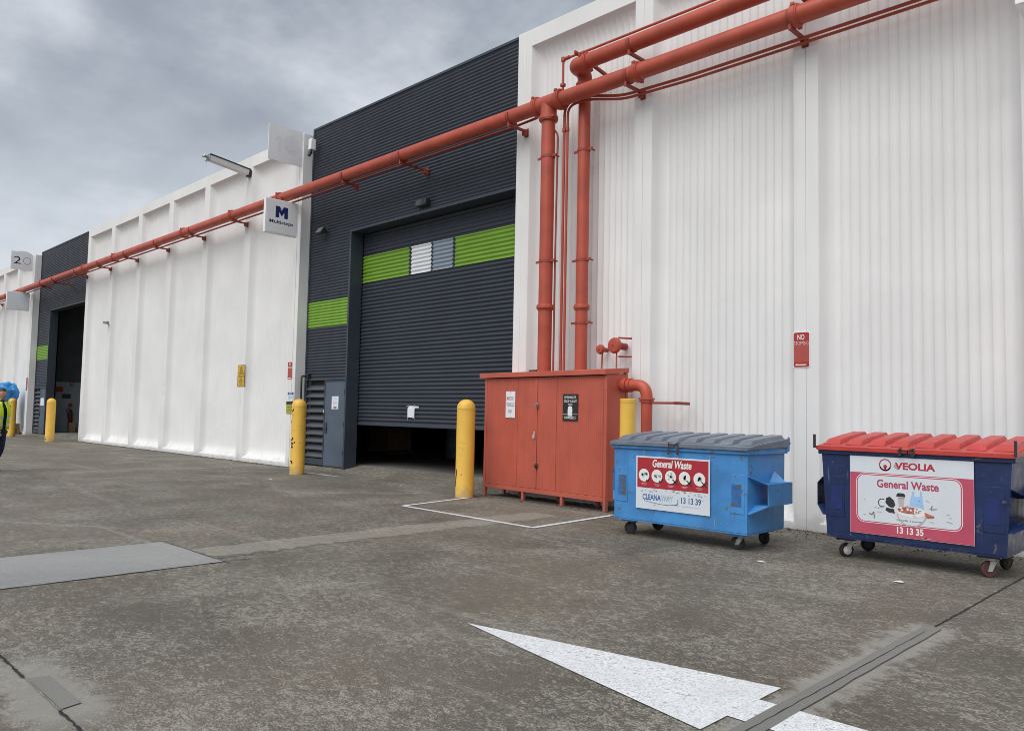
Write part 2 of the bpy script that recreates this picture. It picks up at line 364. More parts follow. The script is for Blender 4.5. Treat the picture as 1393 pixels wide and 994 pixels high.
def facing_right(x, y, z):     # local plane reading towards +x
    return Matrix.Translation((x, y, z)) @ Matrix.Rotation(R(90), 4, 'Z') @ Matrix.Rotation(R(90), 4, 'X')
def up_(M, d): return M @ Matrix.Translation((0, 0, d))
def thing(name, label, cat, loc=(0, 0, 0), group=None, rz=0):
    o = bpy.data.objects.new(name, None); COL.objects.link(o); o.location = loc; o.rotation_euler = (0, 0, rz); o.empty_display_size = .2
    return tag(o, label, cat, group)
def tag(o, label=None, cat=None, group=None, kind=None):
    if label: o['label'] = label
    if cat: o['category'] = cat
    if group: o['group'] = group
    if kind: o['kind'] = kind
    return o

# ------------------------------------------------------------------ ground
def sheet(name, pts, z, m, parent=None):
    mb = MB(); mb.add([(x, y, z) for x, y in pts], [tuple(range(len(pts)))])
    return mb.build(name, m, parent, smooth=False)
yard = sheet('ground', [(-600, -600), (500, -600), (500, 600), (-600, 600)], 0, YARD); tag(yard, 'worn brown grey concrete yard with flaking surface', kind='structure')
def ragged(x0, x1, y0, y1, step=.12, amp=.02):
    """outline of a strip with an uneven edge"""
    P = []
    nx = max(2, int(abs(x1-x0)/step)); ny = max(2, int(abs(y1-y0)/step))
    for i in range(nx): P.append((x0+(x1-x0)*i/nx, y0+random.uniform(-amp, amp)))
    for i in range(ny): P.append((x1+random.uniform(-amp, amp), y0+(y1-y0)*i/ny))
    for i in range(nx): P.append((x1+(x0-x1)*i/nx, y1+random.uniform(-amp, amp)))
    for i in range(ny): P.append((x0+random.uniform(-amp, amp), y1+(y0-y1)*i/ny))
    return P
# old slab strip between the fresh patch and the cabinet, fresh patch, joints, mortar repair
ps = sheet('pavement_strip', ragged(-8.28, -7.70, -6.86, -1.6, .07, .05), .003, PALE); tag(ps, 'narrow pale strip of worn concrete leading to the red cabinet', kind='structure')
pt = sheet('pavement_patch', ragged(-8.92, -7.42, -14, -6.92, .4, .012), .004, PATCH); tag(pt, 'smooth fresh grey concrete patch', kind='structure')
def crack(name, a, b, w0, z, wob=.012, step=.07, m=JOINT):
    a, b = Vector(a), Vector(b); L = (b-a).length; d = (b-a)/L; n = Vector((-d.y, d.x)); k = max(3, int(L/step)); l_, r_ = [], []
    for i in range(k+1):
        c = a+d*(L*i/k)+n*random.uniform(-wob, wob); w = w0*random.uniform(.55, 1.25)
        l_.append(tuple(c+n*w/2)); r_.append(tuple(c-n*w/2))
    mb = MB(); v = [(x, y, z) for x, y in l_+r_]; mb.add(v, [(i, i+1, k+1+i+1, k+1+i) for i in range(k)])
    return tag(mb.build(name, m, None, smooth=False), kind='structure')
crack('pavement_joint', (-1.885, -4.12), (-1.885, -.02), .016, .005, .006, .04)
crack('pavement_joint', (-7.62, -6.9), (-7.60, -6.2), .010, .0055, .010)
crack('pavement_joint', (-8.30, -6.9), (-8.28, -4.4), .010, .0056, .008)
crack('pavement_joint', (-7.41, -14), (-7.41, -6.6), .014, .0062, .006)
crack('pavement_joint', (-8.93, -14), (-8.93, -6.85), .012, .0062, .006)
crack('pavement_joint', (-8.95, -6.91), (-7.3, -6.91), .012, .0066, .006)
crack('pavement_joint', (-9.2, -9.2), (-4.96, -9.2), .017, .005, .004, .03)
crack('pavement_joint', (-4.32, -9.2), (6, -9.21), .017, .005, .004, .03)
rp = sheet('pavement_repair', [(-4.94, -9.19), (-4.33, -9.19), (-4.36, -9.09), (-4.90, -9.09)], .006, SEAL); tag(rp, 'small mortar repair beside the yard joint', kind='structure')
crack('pavement_joint', (-4.96, -9.195), (-4.32, -9.2), .008, .007, .002, m=PALE)
# painted arrow, then the mortar strip that was trowelled across its shaft
arrow = thing('painted_arrow', 'long white arrow painted on the concrete pointing left', 'road marking', (-2.06, -6.63, 0))
def asheet(name, pts):
    o = sheet(name, [(x+2.06, y+6.63) for x, y in pts], .0065, PAINT, arrow); return o
asheet('arrow_head', [(-4.2, -6.622), (-2.05, -6.205), (-2.05, -7.055)])
asheet('arrow_shaft', [(-2.049, -6.465), (-1.0, -6.455), (.6, -6.455), (.6, -6.80), (-2.049, -6.80)])
ms_ = sheet('pavement_repair', ragged(-1.945, -1.828, -12, -4.12, .2, .005), .0085, SEAL); tag(ms_, 'long grey mortar strip trowelled over the yard joint', kind='structure')
crack('pavement_joint', (-1.887, -12), (-1.887, -4.3), .006, .0105, .004)
# yellow-less keep clear box in front of the cabinet
box = thing('painted_box', 'thin white painted line boxing the floor before the red cabinet', 'road marking', (-8.6, -1.8, 0))
def lsheet(a, b, wd=.082):
    q = seg(a, b, wd); return sheet('line', [(x+8.6, y+1.8) for x, y in q], .0075, PAINT2, box)
A, B, Cc, Dd = (-10.02, -2.74), (-7.12, -2.82), (-7.27, -.92), (-10.32, -1.06)
lsheet((-9.985, -2.741), (-7.155, -2.819)); lsheet((-7.12, -2.855), Cc); lsheet((-10.02, -2.775), Dd)
# worn bits of white line before the side door
sl = sheet('worn_line', ragged(-16.6, -15.3, -.62, -.50, .09, .03), .005, road_paint('nearly_gone_paint', .62)); tag(sl, 'worn white line remnant by the scuffed bollard', 'road marking')
# grit along the wall foot
def grit(x0, x1, y0, y1, n, nm):
    mb = MB()
    for i in range(n):
        x = random.uniform(x0, x1); y = y1-(y1-y0)*abs(random.gauss(0, .35)); s = random.uniform(.006, .022)
        if y < y0-.3: continue
        c = [(x+random.uniform(-s, s), y+random.uniform(-s, s), .001) for _ in range(3)]+[(x, y, s*random.uniform(.4, 1.))]
        mb.add(c, [(0, 1, 3), (1, 2, 3), (2, 0, 3)])
    return tag(mb.build('wall_foot_grit', GRIME, smooth=False), nm, 'grit', kind='stuff')
grit(-35.3, -18.4, -.35, -.005, 2600, 'dark grit and leaf crumbs along the long white wall foot')
grit(-10.3, 0, -.35, -.005, 1500, 'dark grit along the near white wall foot')

grit(-10.6, -7.4, -.95, -.55, 500, 'dark grit under the front edge of the red cabinet')
grit(-6.3, -2, -1.0, -.05, 500, 'dark grit on the ground behind the bins')

# ------------------------------------------------------------------ white precast walls
ZT = 8.8
def panel_mesh(wd, nf=17):
    """ribbed precast panel: half rib, splayed side, flutes, cove at head and foot; front of ribs at y = 0"""
    g = .002; rib = .177; spl = .114; dep = .185; x_in = rib+spl; fw_ = wd-2*x_in
    xs = [g, rib*.5, rib-.008, rib, rib+.01]+[rib+spl*t for t in (.3, .55, .8)]
    pr = [0, 0, 0, .004, .02]+[dep*t for t in (.45, .74, .92)]
    fl = [0]*len(xs)
    per = 9
    for i in range(nf*per+1):
        u = i/per; xs.append(x_in+fw_*u/nf); pr.append(dep)
        fl.append(-.026*abs(math.sin(math.pi*u))**.8)
    L = len(pr)
    for q in range(7, -1, -1): xs.append(wd-xs[q]); pr.append(pr[q]); fl.append(0)
    zs = [(0, 0), (.10, 0), (.105, .002)]
    h = .30
    for i in range(1, 11):
        t = math.pi/2*i/10; zs.append((.11+h*(1-math.cos(t)), dep*math.sin(t)))
    for z in (1.4, 3, 5, 7): zs.append((z, dep))
    h2_ = .34; z0 = 8.475-h2_
    for i in range(11):
        t = math.pi/2*i/10; zs.append((z0+h2_*math.sin(t), dep*math.cos(t)))
    zs += [(8.478, 0), (8.6, 0), (ZT, 0)]
    nx = len(xs); v = []; f = []
    for z, dz in zs:
        for i in range(nx):
            d = min(pr[i], dz); k = min(1, d/dep)
            v.append((xs[i], d-fl[i]*k*k, z))
    for j in range(len(zs)-1):
        for i in range(nx-1): a = j*nx+i; f.append((a, a+1, a+1+nx, a+nx))
    # returns to the back: sides and top
    o = len(v)
    nz = len(zs)
    for xi in (0, nx-1):
        b0 = len(v)
        for j in range(nz): v.append((xs[xi], .26, zs[j][0]))
        for j in range(nz-1): f.append((j*nx+xi, (j+1)*nx+xi, b0+j+1, b0+j))
    t0 = len(v); v += [(xs[0], .26, ZT), (xs[-1], .26, ZT)]
    f.append(tuple((nz-1)*nx+i for i in range(nx))+(t0+1, t0))
    mb = MB(); mb.add(v, f); o = mb.build('panel', WHITE, None, ang=28)
    me = o.data; bpy.data.objects.remove(o); return me
PM = {}
def white_wall(label, x0, n, wd, e0, e1, group='white precast walls'):
    """n panels from x0; e0 / e1 plain end strips outside the first and last panel"""
    key = round(wd, 4)
    if key not in PM: PM[key] = panel_mesh(wd)
    t = thing('precast_wall', label, 'wall', (x0, 0, 0), group)
    for i in range(n):
        o = link('panel', PM[key], t); o.location = (i*wd, 0, 0)
    L = n*wd
    mb = MB(); mb.box(.004, L-.004, .262, .50, 0, ZT-.03); mb.build('core', GHOST, t, smooth=False)
    if e0: MB().box(-e0, -.004, .002, .62, 0, ZT+.006).build('end_strip', WHITE, t, bevel=.012)
    if e1: MB().box(L+.004, L+e1, .002, .62, 0, ZT+.006).build('end_strip', WHITE, t, bevel=.012)
    return t
PER = 25.13
white_wall('long white ribbed concrete wall between the two dark door bays', -35.34, 6, 16.88/6, .16, .16)
white_wall('near white ribbed concrete wall behind the two waste bins', -10.19, 6, 2.755, .18, 0)
white_wall('farthest white ribbed concrete wall beyond the open dark bay', -35.34-PER, 6, 16.88/6, .16, .16)

# ------------------------------------------------------------------ dark door bays
def corr(x0, x1, z0, z1, y, pitch, amp, n=6, pw=1.0, wav=.004):
    mb = MB(); k0 = int(math.floor(z0/pitch*n)); zs = [z0]
    k = k0+1
    while k*pitch/n < z1-1e-4:
        if k*pitch/n > z0+1e-4: zs.append(k*pitch/n)
        k += 1
    zs.append(z1); v = []; nx = max(2, int((x1-x0)/.5)); W = nx+1
    for z in zs:
        c_ = math.cos(2*math.pi*z/pitch); c_ = math.copysign(abs(c_)**pw, c_); d = y-amp*.5*(1+c_)
        for i in range(W):
            X = x0+(x1-x0)*i/nx; v.append((X, d+wav*noise.noise(Vector((X*.9, z*1.3, y*7)))+wav*.5*noise.noise(Vector((X*2.3, z*5.1, 3))), z))
    mb.add(v, [(r*W+i, r*W+i+1, (r+1)*W+i+1, (r+1)*W+i) for r in range(len(zs)-1) for i in range(nx)]); return mb
def bay(xL, xR, label, closed_to, door_lbl, louvre=True):
    t = thing('door_bay', label, 'wall', (0, 0, 0), 'dark corrugated door bays')
    xo = xL+1.97; yc = .31; P, Am = .076, .02
    HEAD = 5.90
    def part(nm, mb, m, par=None, **k): return mb.build(nm, m, par or t, **k)
    part('cladding', corr(xL+.03, xR-.002, HEAD+.06, 8.93, yc, P, Am), CLAD)
    part('cladding', corr(xL+.03, xo-.06, 4.292, HEAD+.058, yc, P, Am), CLAD)
    part('green_band', corr(xL+.03, xo-.06, 3.612, 4.288, yc, P, Am), GREEN)
    part('cladding', corr(xL+.03, xo-.06, 2.30, 3.608, yc, P, Am), CLAD)
    fl = MB(); fl.box(xL+.002, xL+.05, yc-.03, yc+.02, .1, 8.90); part('corner_flashing', fl, CLADF, bevel=.003)
    fl = MB(); fl.box(xL+.004, xR-.004, yc-.035, yc+.12, 8.905, 8.965); part('capping', fl, CLADF, bevel=.006)
    fl = MB(); fl.box(xo-.062, xo, yc-.036, yc+.32, .03, HEAD+.062); part('jamb', fl, CLADF, bevel=.004)
    fl = MB(); fl.box(xo+.002, xR-.004, yc-.038, yc+.32, HEAD, HEAD+.064); part('lintel', fl, CLADF, bevel=.004)
    fl = MB(); fl.box(xL+.052, xo-.064, yc-.034, yc+.06, 2.245, 2.297); part('sill_flashing', fl, CLADF, bevel=.003)
    fl = MB(); fl.box(xR-.13, xR-.006, yc+.0, yc+.32, .03, HEAD-.002); part('jamb', fl, CLADF, bevel=.004)
    fl = MB(); fl.box(xL+.06, xR-.01, yc+.03, yc+.05, HEAD+.1, 8.88); fl.box(xL+.06, xo-.07, yc+.03, yc+.05, 2.3, HEAD+.09)
    part('backing_sheet', fl, CURB, smooth=False)
    # side door
    dL, dR = xL+1.00, xo-.066
    fr = MB(); fr.box(dL-.035, dL, yc-.02, yc+.06, .03, 2.243); fr.box(dL+.001, dR, yc-.018, yc+.06, 2.205, 2.242); part('door_frame', fr, CLADF, bevel=.003)
    d = part('side_door', MB().box(dL+.006, dR-.004, yc-.012, yc+.03, .11, 2.20), DOORG, bevel=.004)
    lk = MB(); lk.box(dL+.03, dL+.13, yc-.032, yc-.0125, .92, 1.19); lk.cyl((dL+.085, yc-.033, 1.04), (dL+.085, yc-.075, 1.04), .014, n=10); lk.box(dL+.05, dL+.17, yc-.082, yc-.066, 1.03, 1.052); lk.build('lock_plate', BLUES if False else CLADF, d, bevel=.003)
    for z in (.45, 1.15, 1.95): MB().cyl((dR-.03, yc-.02, z-.06), (dR-.03, yc-.02, z+.06), .014, n=8).build('hinge', CLADF, d)
    MB().box(dL-.0349, dL-.008, yc-.024, yc-.0205, 1.42, 1.50).build('latch_tag', PAPER, d)
    kick = MB().box(dL+.004, dR-.004, yc-.006, yc+.028, .055, .108).build('kick_plate', CURB, d)
    # louvre
    lL, lR = xL+.055, dL-.037
    lo = MB(); lo.box(lL, lL+.04, yc-.02, yc+.05, .1, 2.24); lo.box(lL+.041, lR-.001, yc-.016, yc+.05, .1, .26); lo = part('louvre', lo, CLADF, bevel=.003)
    MB().box(lL+.042, lR, yc+.13, yc+.14, .26, 2.24).build('louvre_back', CURB, lo, smooth=False)
    sm = None
    for i in range(10):
        z = .30+i*.19
        s = MB().hexa([(lL+.042, yc-.015, z-.012), (lR-.002, yc-.015, z-.012), (lL+.042, yc+.095, z+.098), (lR-.002, yc+.095, z+.098),
                       (lL+.042, yc-.02, z+.010), (lR-.002, yc-.02, z+.010), (lL+.042, yc+.09, z+.118), (lR-.002, yc+.09, z+.118)])
        s.build('slat', LOUV, lo, smooth=False)
    # ramp
    rm = MB(); xa, xb = xL+.004, xR-.004
    rm.hexa([(xa, -.03, -.2), (xb, -.03, -.2), (xa, .80, -.2), (xb, .80, -.2), (xa, -.03, .004), (xb, -.03, .004), (xa, .80, .15), (xb, .80, .15)])
    part('threshold_ramp', rm, YARD, smooth=False)
    # roller door
    if closed_to is not None:
        rd = thing('roller_door', door_lbl, 'roller door', (0, 0, 0))
        y = .66; p2, a2 = .0915, .028; x0, x1 = xo+.004, xR-.135
        def rp(nm, a, b, z0, z1, mm): return corr(a, b, z0, z1, y, p2, a2, 8, .75, .007).build(nm, mm, rd)
        z1_, z2_ = 4.665, 5.325
        rp('curtain', x0, x1, closed_to, z1_-.001, CLAD); rp('curtain', x0, x1, z2_+.001, 6.05, CLAD)
        segs = [(x0, xo+1.88, GREEN, 'green_stripe'), (xo+1.96, xo+2.68, BANDW, 'white_stripe'), (xo+2.74, xo+3.42, BANDG, 'grey_stripe'), (xo+3.50, x1, GREEN, 'green_stripe')]
        pe = None
        for a, b, mm, nm in segs:
            if pe is not None: rp('curtain', pe, a, z1_, z2_, CLAD)
            rp(nm, a, b, z1_, z2_, mm); pe = b
        MB().box(x0, x1, y-.03, y+.02, closed_to-.055, closed_to-.001).build('bottom_rail', CLADF, rd, bevel=.006)
        MB().box(x0, x1, y+.004, y+.012, closed_to, 6.05).build('curtain_back', CURB, rd, smooth=False)
    return t
bay(-18.30, -10.37, 'dark corrugated door bay with green band, nearly closed shutter and louvre', 1.20, 'dark roller shutter raised knee-high with green, white and grey stripe')
bay(-18.30-PER, -10.37-PER, 'distant dark corrugated door bay standing wide open', None, '')

# ------------------------------------------------------------------ inside and roof
def room(x0, x1, y1, nm):
    f = MB(); f.box(x0, x1, .80, y1, -.1, .149); f.build('interior_floor', INT_F, smooth=False)['kind'] = 'structure'
    wl_ = MB(); wl_.box(x0-.2, x0, .52, y1, 0, 8.6); wl_.box(x1, x1+.2, .64, y1, 0, 8.6); wl_.box(x0-.2, x1+.2, y1, y1+.2, 0, 8.6)
    o = wl_.build('interior_wall', INT_D, smooth=False); o['kind'] = 'structure'
    c = MB(); c.box(x0-.2, x1+.2, .45, y1+.2, 8.6, 8.75); o = c.build('roof', ROOFM, smooth=False); o['kind'] = 'structure'
room(-34.0, 6.2, 16, 'near'); room(-60.4, -35.3, 16, 'far')
# stored goods just readable in the gap under the shutter
def pallet_mesh():
    mb = MB()
    for i in range(5): mb.box(-.6, .6, -.5+i*.225, -.4+i*.225, .11, .13)
    for x in (-.6, -.05, .5): mb.box(x, x+.1, -.5, .5, .022, .108)
    for y in (-.5, -.05, .4): mb.box(-.6, .6, y, y+.1, 0, .02)
    o = mb.build('wooden_pallet', WOOD, smooth=False); me = o.data; bpy.data.objects.remove(o); return me
PAL = pallet_mesh()
def pallet(x, y, z, rz, label, group):
    o = link('wooden_pallet', PAL); o.location = (x, y, z); o.rotation_euler.z = rz; return tag(o, label, 'pallet', group)
pallet(-20.3, 4.6, .15, .1, 'wooden pallet in the dark under the raised shutter', 'pallets under the shutter')
o = MB().box(-20.85, -19.8, 4.15, 5.05, .285, 1.5).build('carton_stack', CARD, bevel=.01); tag(o, 'tall carton load on a pallet in the dark doorway', 'carton')
o = MB(); o.lathe((-17.6, 5.0, .15), [(.28, 0), (.29, .02), (.29, .28), (.30, .30), (.29, .32), (.29, .58), (.30, .60), (.29, .62), (.29, .86), (.27, .88)], 24)
tag(o.build('steel_drum', LIDG), 'grey steel drum standing in the dark under the shutter', 'drum')

# far bay: pale side wall just inside the left jamb, with extinguisher, signs and a carton
WX = -43.0
pa = thing('partition', 'pale lower side wall inside the far open bay', 'wall', (WX, 3.5, .15))
MB().box(-.12, 0, -2.4, 5.5, 0, 2.46).build('panel', INT_L, pa, smooth=False); MB().box(-.14, .03, -2.4, 5.5, 2.462, 2.53).build('top_rail', INT_D, pa)
MB().box(-.12, -.02, -2.4, 5.5, 2.531, 8.4).build('upper_lining', INT_D, pa, smooth=False)
def on_side(px, py, xp=WX):      # measured from the photograph: where the sight line meets that side wall
    d = fw+(px-696.5)/FPX*r2-(py-497)/FPX*u2; t = xp/d.x; return d.y*t-10.457, 1.5+d.z*t
y, z = on_side(94.5, 566)
e_ = thing('fire_extinguisher', 'dark red fire extinguisher on the pale side wall in the open bay', 'fire extinguisher', (WX+.11, y, z-.33))
MB().lathe((0, 0, 0), [(.08, 0), (.09, .02), (.09, .5), (.06, .58), (.03, .62)], 14).build('cylinder', EXTR, e_)
MB().box(-.03, .03, -.05, .05, .621, .68).build('valve', BLKM, e_)
MB().tube([(0, 0, .65), (.05, -.14, .72), (.05, -.20, .60), (.04, -.13, .45), (.06, -.10, .2)], .016, 6).build('hose', RUB, e_)
y, z = on_side(95.5, 551); tag(MB().cyl((WX+.001, y, z), (WX+.02, y, z), .10, n=20).build('round_sign', REDS), 'round red sign above the extinguisher in the open bay', 'sign')
y, z = on_side(80.5, 529.5); tag(MB().box(WX+.001, WX+.015, y-.16, y+.16, z-.12, z+.12).build('safety_sign', REDS, bevel=.004), 'small red safety sign on the pale side wall in the open bay', 'sign')
y, z = on_side(96.5, 584, WX+.3); tag(MB().box(WX+.12, WX+.5, y-.14, y+.14, .152, .62).build('carton', CARD, bevel=.01), 'brown carton on the floor of the open bay', 'carton')
y, z = on_side(90, 539); tag(MB().box(WX+.001, WX+.012, y-.20, y+.20, z-.10, z+.12).build('notice_board', CURB), 'faint dark notice board on the pale side wall', 'notice')
y, z = on_side(97.5, 521); tag(MB().tube([(WX+.03, y-.06, z+.2), (WX+.03, y-.06, z-.16), (WX+.03, y+.06, z-.16), (WX+.03, y+.06, z+.2)], .02, 8).build('red_hook', REDD), 'small red hook bracket at the top of the side wall', 'bracket')

# ------------------------------------------------------------------ fire sprinkler pipes
def fillet(pts, rad, n=6):
    pts = [Vector(p) for p in pts]; out = [pts[0]]
    for a, b, c in zip(pts, pts[1:], pts[2:]):
        u, v = (a-b).normalized(), (c-b).normalized()
        p, q = b+u*rad, b+v*rad
        for i in range(n+1):
            t = i/n; out.append(p*(1-t)**2+b*(2*t*(1-t))+q*t*t)
    out.append(pts[-1]); return out
PY, PZ, PR = -.42, 7.0, .13
main = thing('sprinkler_pipe', 'long red oxide main pipe running the whole length of the facade', 'pipe', (-9.17, PY, PZ))
def P_(mb, nm, par, m=RED, **k):
    base = par.location if par.parent is None else par.parent.location
    mb.v = [tuple(Vector(p)-base) for p in mb.v]; return mb.build(nm, m, par, **k)
P_(MB().cyl((-61, PY, PZ), (7, PY, PZ), PR, n=28), 'pipe_run', main)
def coupling(x, y, z, r, par, ax='x', wd=.11):
    d = Vector((1, 0, 0)) if ax == 'x' else Vector((0, 0, 1)); c = Vector((x, y, z))
    mb = MB(); mb.cyl(c-d*wd/2, c+d*wd/2, r+.022, n=24); mb.cyl(c-d*wd*.28, c+d*wd*.28, r+.034, n=24)
    e = Vector((0, -.7, .7)) if ax == 'x' else Vector((.9, -.4, 0))
    for s in (-1, 1):
        q = c+e.normalized()*s*(r+.04); mb.box(q.x-.028, q.x+.028, q.y-.02, q.y+.02, q.z-.02, q.z+.02)
    return P_(mb, 'coupling', par, bevel=.005)
for x in (-52, -46, -40.3, -34.34, -30.9, -24.71, -21.37, -18.64, -7.25, -4.62, -1.1): coupling(x, PY, PZ, PR, main)
def bracket(x, y, z, r, yw, par, deep=True):
    """strap round the pipe, angle arm back to the wall, base plate and brace"""
    mb = MB()
    n = 20; w_ = .035
    rs = []
    for i in range(n+1):
        a = R(-200+220*i/n); c, s = math.cos(a), math.sin(a)
        rs.append([(x-w_, y+c*(r+.002), z+s*(r+.002)), (x+w_, y+c*(r+.002), z+s*(r+.002)), (x+w_, y+c*(r+.016), z+s*(r+.016)), (x-w_, y+c*(r+.016), z+s*(r+.016))])
    mb.rings(rs)
    b = P_(mb, 'bracket', par, REDD)
    zb = z-r-.018
    am = MB(); am.box(x-.026, x+.026, y-.07, yw-.012, zb-.045, zb); am.box(x-.022, x+.022, y-.085, y-.072, zb-.06, zb+.10)
    am.v = [tuple(Vector(p)-par.location) for p in am.v]; am.build('arm', REDD, b, bevel=.004)
    pl = MB(); pl.box(x-.05, x+.05, yw-.011, yw-.001, zb-.13, zb+.03); pl.box(x-.035, x+.035, yw-.10, yw-.012, zb-.115, zb-.047)
    pl.v = [tuple(Vector(p)-par.location) for p in pl.v]; pl.build('wall_plate', REDD, b, bevel=.003)
ribs1 = [-35.34+i*16.88/6 for i in range(7)]; ribs2 = [-10.10]+[-10.19+2.755*i for i in range(1, 6)]; ribs0 = [x-PER for x in ribs1[1:]]
for x in ribs0[:-1]+[ribs0[-1]-.4]+ribs1[:-1]+[-18.86]+ribs2: bracket(x, PY, PZ, PR, 0, main)
for x in (-15.6, -40.2): bracket(x, PY, PZ, PR, -.07, main)
for x in (-13.4, -38.4): bracket(x, PY, PZ, PR, .26, main)
# tee and riser into the cabinet
RX = -9.165
mb = MB(); mb.cyl((RX-.27, PY, PZ), (RX+.27, PY, PZ), PR+.018, n=24); mb.cyl((RX, PY, PZ), (RX, PY, PZ-.26), PR+.016, n=24); P_(mb, 'tee', main, bevel=.01)
coupling(RX-.27, PY, PZ, PR+.018, main); coupling(RX+.27, PY, PZ, PR+.018, main); coupling(RX, PY, PZ-.28, PR+.01, main, 'z', .10)
P_(MB().cyl((RX, PY, PZ-.2), (RX, PY, 2.2), .122, n=26), 'riser', main)
coupling(RX, PY, 3.36, .122, main, 'z', .09)
def band(x, y, z, r, par, side=-1, yw=.18):
    b = P_(MB().cyl((x, y, z-.022), (x, y, z+.022), r+.009, n=24), 'clamp', par, REDD)
    for s in (-1, 1):
        g = MB(); g.cyl((x+s*(r+.05), y-.02, z), (x+s*(r+.05), y+.10, z), .016, n=8); g.box(x+s*(r+.05)-.05, x+s*(r+.05)+.05, y-.03, y-.012, z-.02, z+.02)
        g.v = [tuple(Vector(p)-par.location) for p in g.v]; g.build('clamp_arm', REDD, b)
for z in (6.03, 4.17): band(RX, PY, z, .122, main)
P_(MB().tube(fillet([(RX+.05, PY+.08, 6.55), (RX+.175, PY+.06, 6.42), (RX+.165, PY+.05, 4.2), (RX+.165, PY+.05, 2.1)], .08), .017, 8), 'tracer_pipe', main, REDD)
# upper branch with its own riser close to the wall
UZ = 7.5; X2 = -8.60; Y2 = -.11
br = thing('sprinkler_pipe', 'red oxide upper pipe that elbows down behind the main pipe', 'pipe', (X2, Y2, UZ))
UR = .125
path = fillet([(X2, Y2, 2.2), (X2, Y2, UZ), (X2+.02, PY+.02, UZ)], .15, 8)[:-1]
path = fillet([(X2, Y2, 7.2), (X2, Y2, UZ-.0), (X2, PY, UZ+.0), (X2+.5, PY, UZ)], .155, 8)
P_(MB().tube(path, .128, 24), 'elbow', br)
P_(MB().cyl((X2, Y2, 2.2), (X2, Y2, 7.25), .106, n=26), 'riser', br)
P_(MB().cyl((X2+.45, PY, UZ), (7, PY, UZ), UR, n=28), 'pipe_run', br)
coupling(X2+.30, PY, UZ, UR, br, 'x', .09); coupling(X2, Y2, 7.27, .128, br, 'z', .08); coupling(X2, Y2, 3.35, .106, br, 'z', .09)
for x in ribs2[1:]: bracket(x+.06, PY, UZ, UR, 0, br)
for dx_, z_ in ((.12, .02), (.22, -.06)):
    am = MB(); am.hexa([(X2+dx_-.02, PY-.12, UZ+z_+.14), (X2+dx_+.02, PY-.12, UZ+z_+.14), (X2+dx_+.08, .19, UZ+z_-.06), (X2+dx_+.12, .19, UZ+z_-.06),
                        (X2+dx_-.02, PY-.12, UZ+z_+.19), (X2+dx_+.02, PY-.12, UZ+z_+.19), (X2+dx_+.08, .19, UZ+z_-.01), (X2+dx_+.12, .19, UZ+z_-.01)])
    P_(am, 'brace', br, REDD, bevel=.004)
for z in (6.10, 4.17, 3.08): band(X2, Y2, z, .106, br)
# small bore pipes
def small(pts, r, label, fil=.1, m=RED):
    o = MB().tube(fillet(pts, fil) if len(pts) > 2 else pts, r, 10).build('small_bore_pipe', m); return tag(o, label, 'pipe', 'small bore pipes beside the main')
small([(-61, -.11, 6.95), (-10.4, -.11, 6.95), (-9.6, -.2, 6.93), (-9.28, -.38, 6.93)], .024, 'thin red pipe running under the main pipe across the dark bay', .12, REDD)
small([(-61, PY+.06, 7.165), (-9.5, PY+.06, 7.165)], .019, 'thin red line lying along the top of the main pipe', m=REDD)
small([(-8.93, -.26, 2.1), (-8.93, -.26, 6.98), (-8.40, -.26, 6.98), (-7.75, -.16, 6.83), (-6.5, -.14, 6.80), (7, -.14, 6.80)], .024, 'left one of the twin thin pipes dropping between the two risers', .22)
small([(-8.855, -.26, 2.1), (-8.855, -.26, 6.92), (-8.40, -.25, 6.92), (-7.75, -.12, 6.785), (-6.5, -.09, 6.755), (7, -.09, 6.755)], .022, 'right one of the twin thin pipes dropping between the two risers', .18)
for q in (6.50,):
    o = MB(); o.cyl((-8.93, -.26, q-.03), (-8.93, -.26, q+.03), .036, n=12); o.cyl((-8.855, -.26, q-.03), (-8.855, -.26, q+.03), .034, n=12)
    tag(o.build('pipe_union', RED), 'pair of small unions on the twin thin pipes', 'pipe')
small([(-8.84, PY, 7.12), (-8.84, PY, 7.70), (-8.2, PY+.02, 7.70), (7, PY+.02, 7.70)], .022, 'thin red bypass pipe running above the upper pipe', .06)
o = MB(); o.cyl((-8.84, PY, 7.22), (-8.84, PY, 7.26), .05, n=12); o.cyl((-8.84, PY, 7.665), (-8.84, PY, 7.735), .04, n=12); o.cyl((-8.80, PY, 7.70), (-8.70, PY, 7.70), .034, n=12)
tag(o.build('pipe_union', RED), 'small union at the corner of the thin bypass pipe', 'pipe')

# alarm gongs above the cabinet
def gong(x, z, r, y, label):
    t = thing('alarm_gong', label, 'alarm bell', (x, y, z), 'sprinkler alarm gongs')
    mb = MB(); n = 24; prof = [(0.001, -.055), (r*.35, -.056), (r*.8, -.048), (r*.97, -.02), (r, 0), (r*.97, .01)]
    mb.rings([[(a*math.cos(2*math.pi*i/n), b, a*math.sin(2*math.pi*i/n)) for i in range(n)] for a, b in prof]); mb.build('dome', RED, t)
    MB().cyl((0, -.07, 0), (0, -.05, 0), .014, n=8).build('bolt', REDD, t)
    MB().cyl((0, .012, 0), (0, .16-y, 0), r*.45, n=14).build('motor', REDD, t)
    MB().cyl((0, .05, -r*.3), (-.02 if r < .1 else .0, .05, -z+2.2), .014, n=8).build('drain_pipe', RED, t)
    return t
gong(-8.24, 2.615, .085, -.02, 'smaller red alarm gong above the cabinet')
g = gong(-7.86, 2.655, .135, -.13, 'larger red alarm gong beside the white rib')
MB().cyl((.03, .05, .13), (.24, .24, .12), .016, n=8).build('hanger', REDD, g); MB().cyl((.03, .06, -.18), (.24, .25, -.18), .014, n=8).build('hanger', REDD, g)

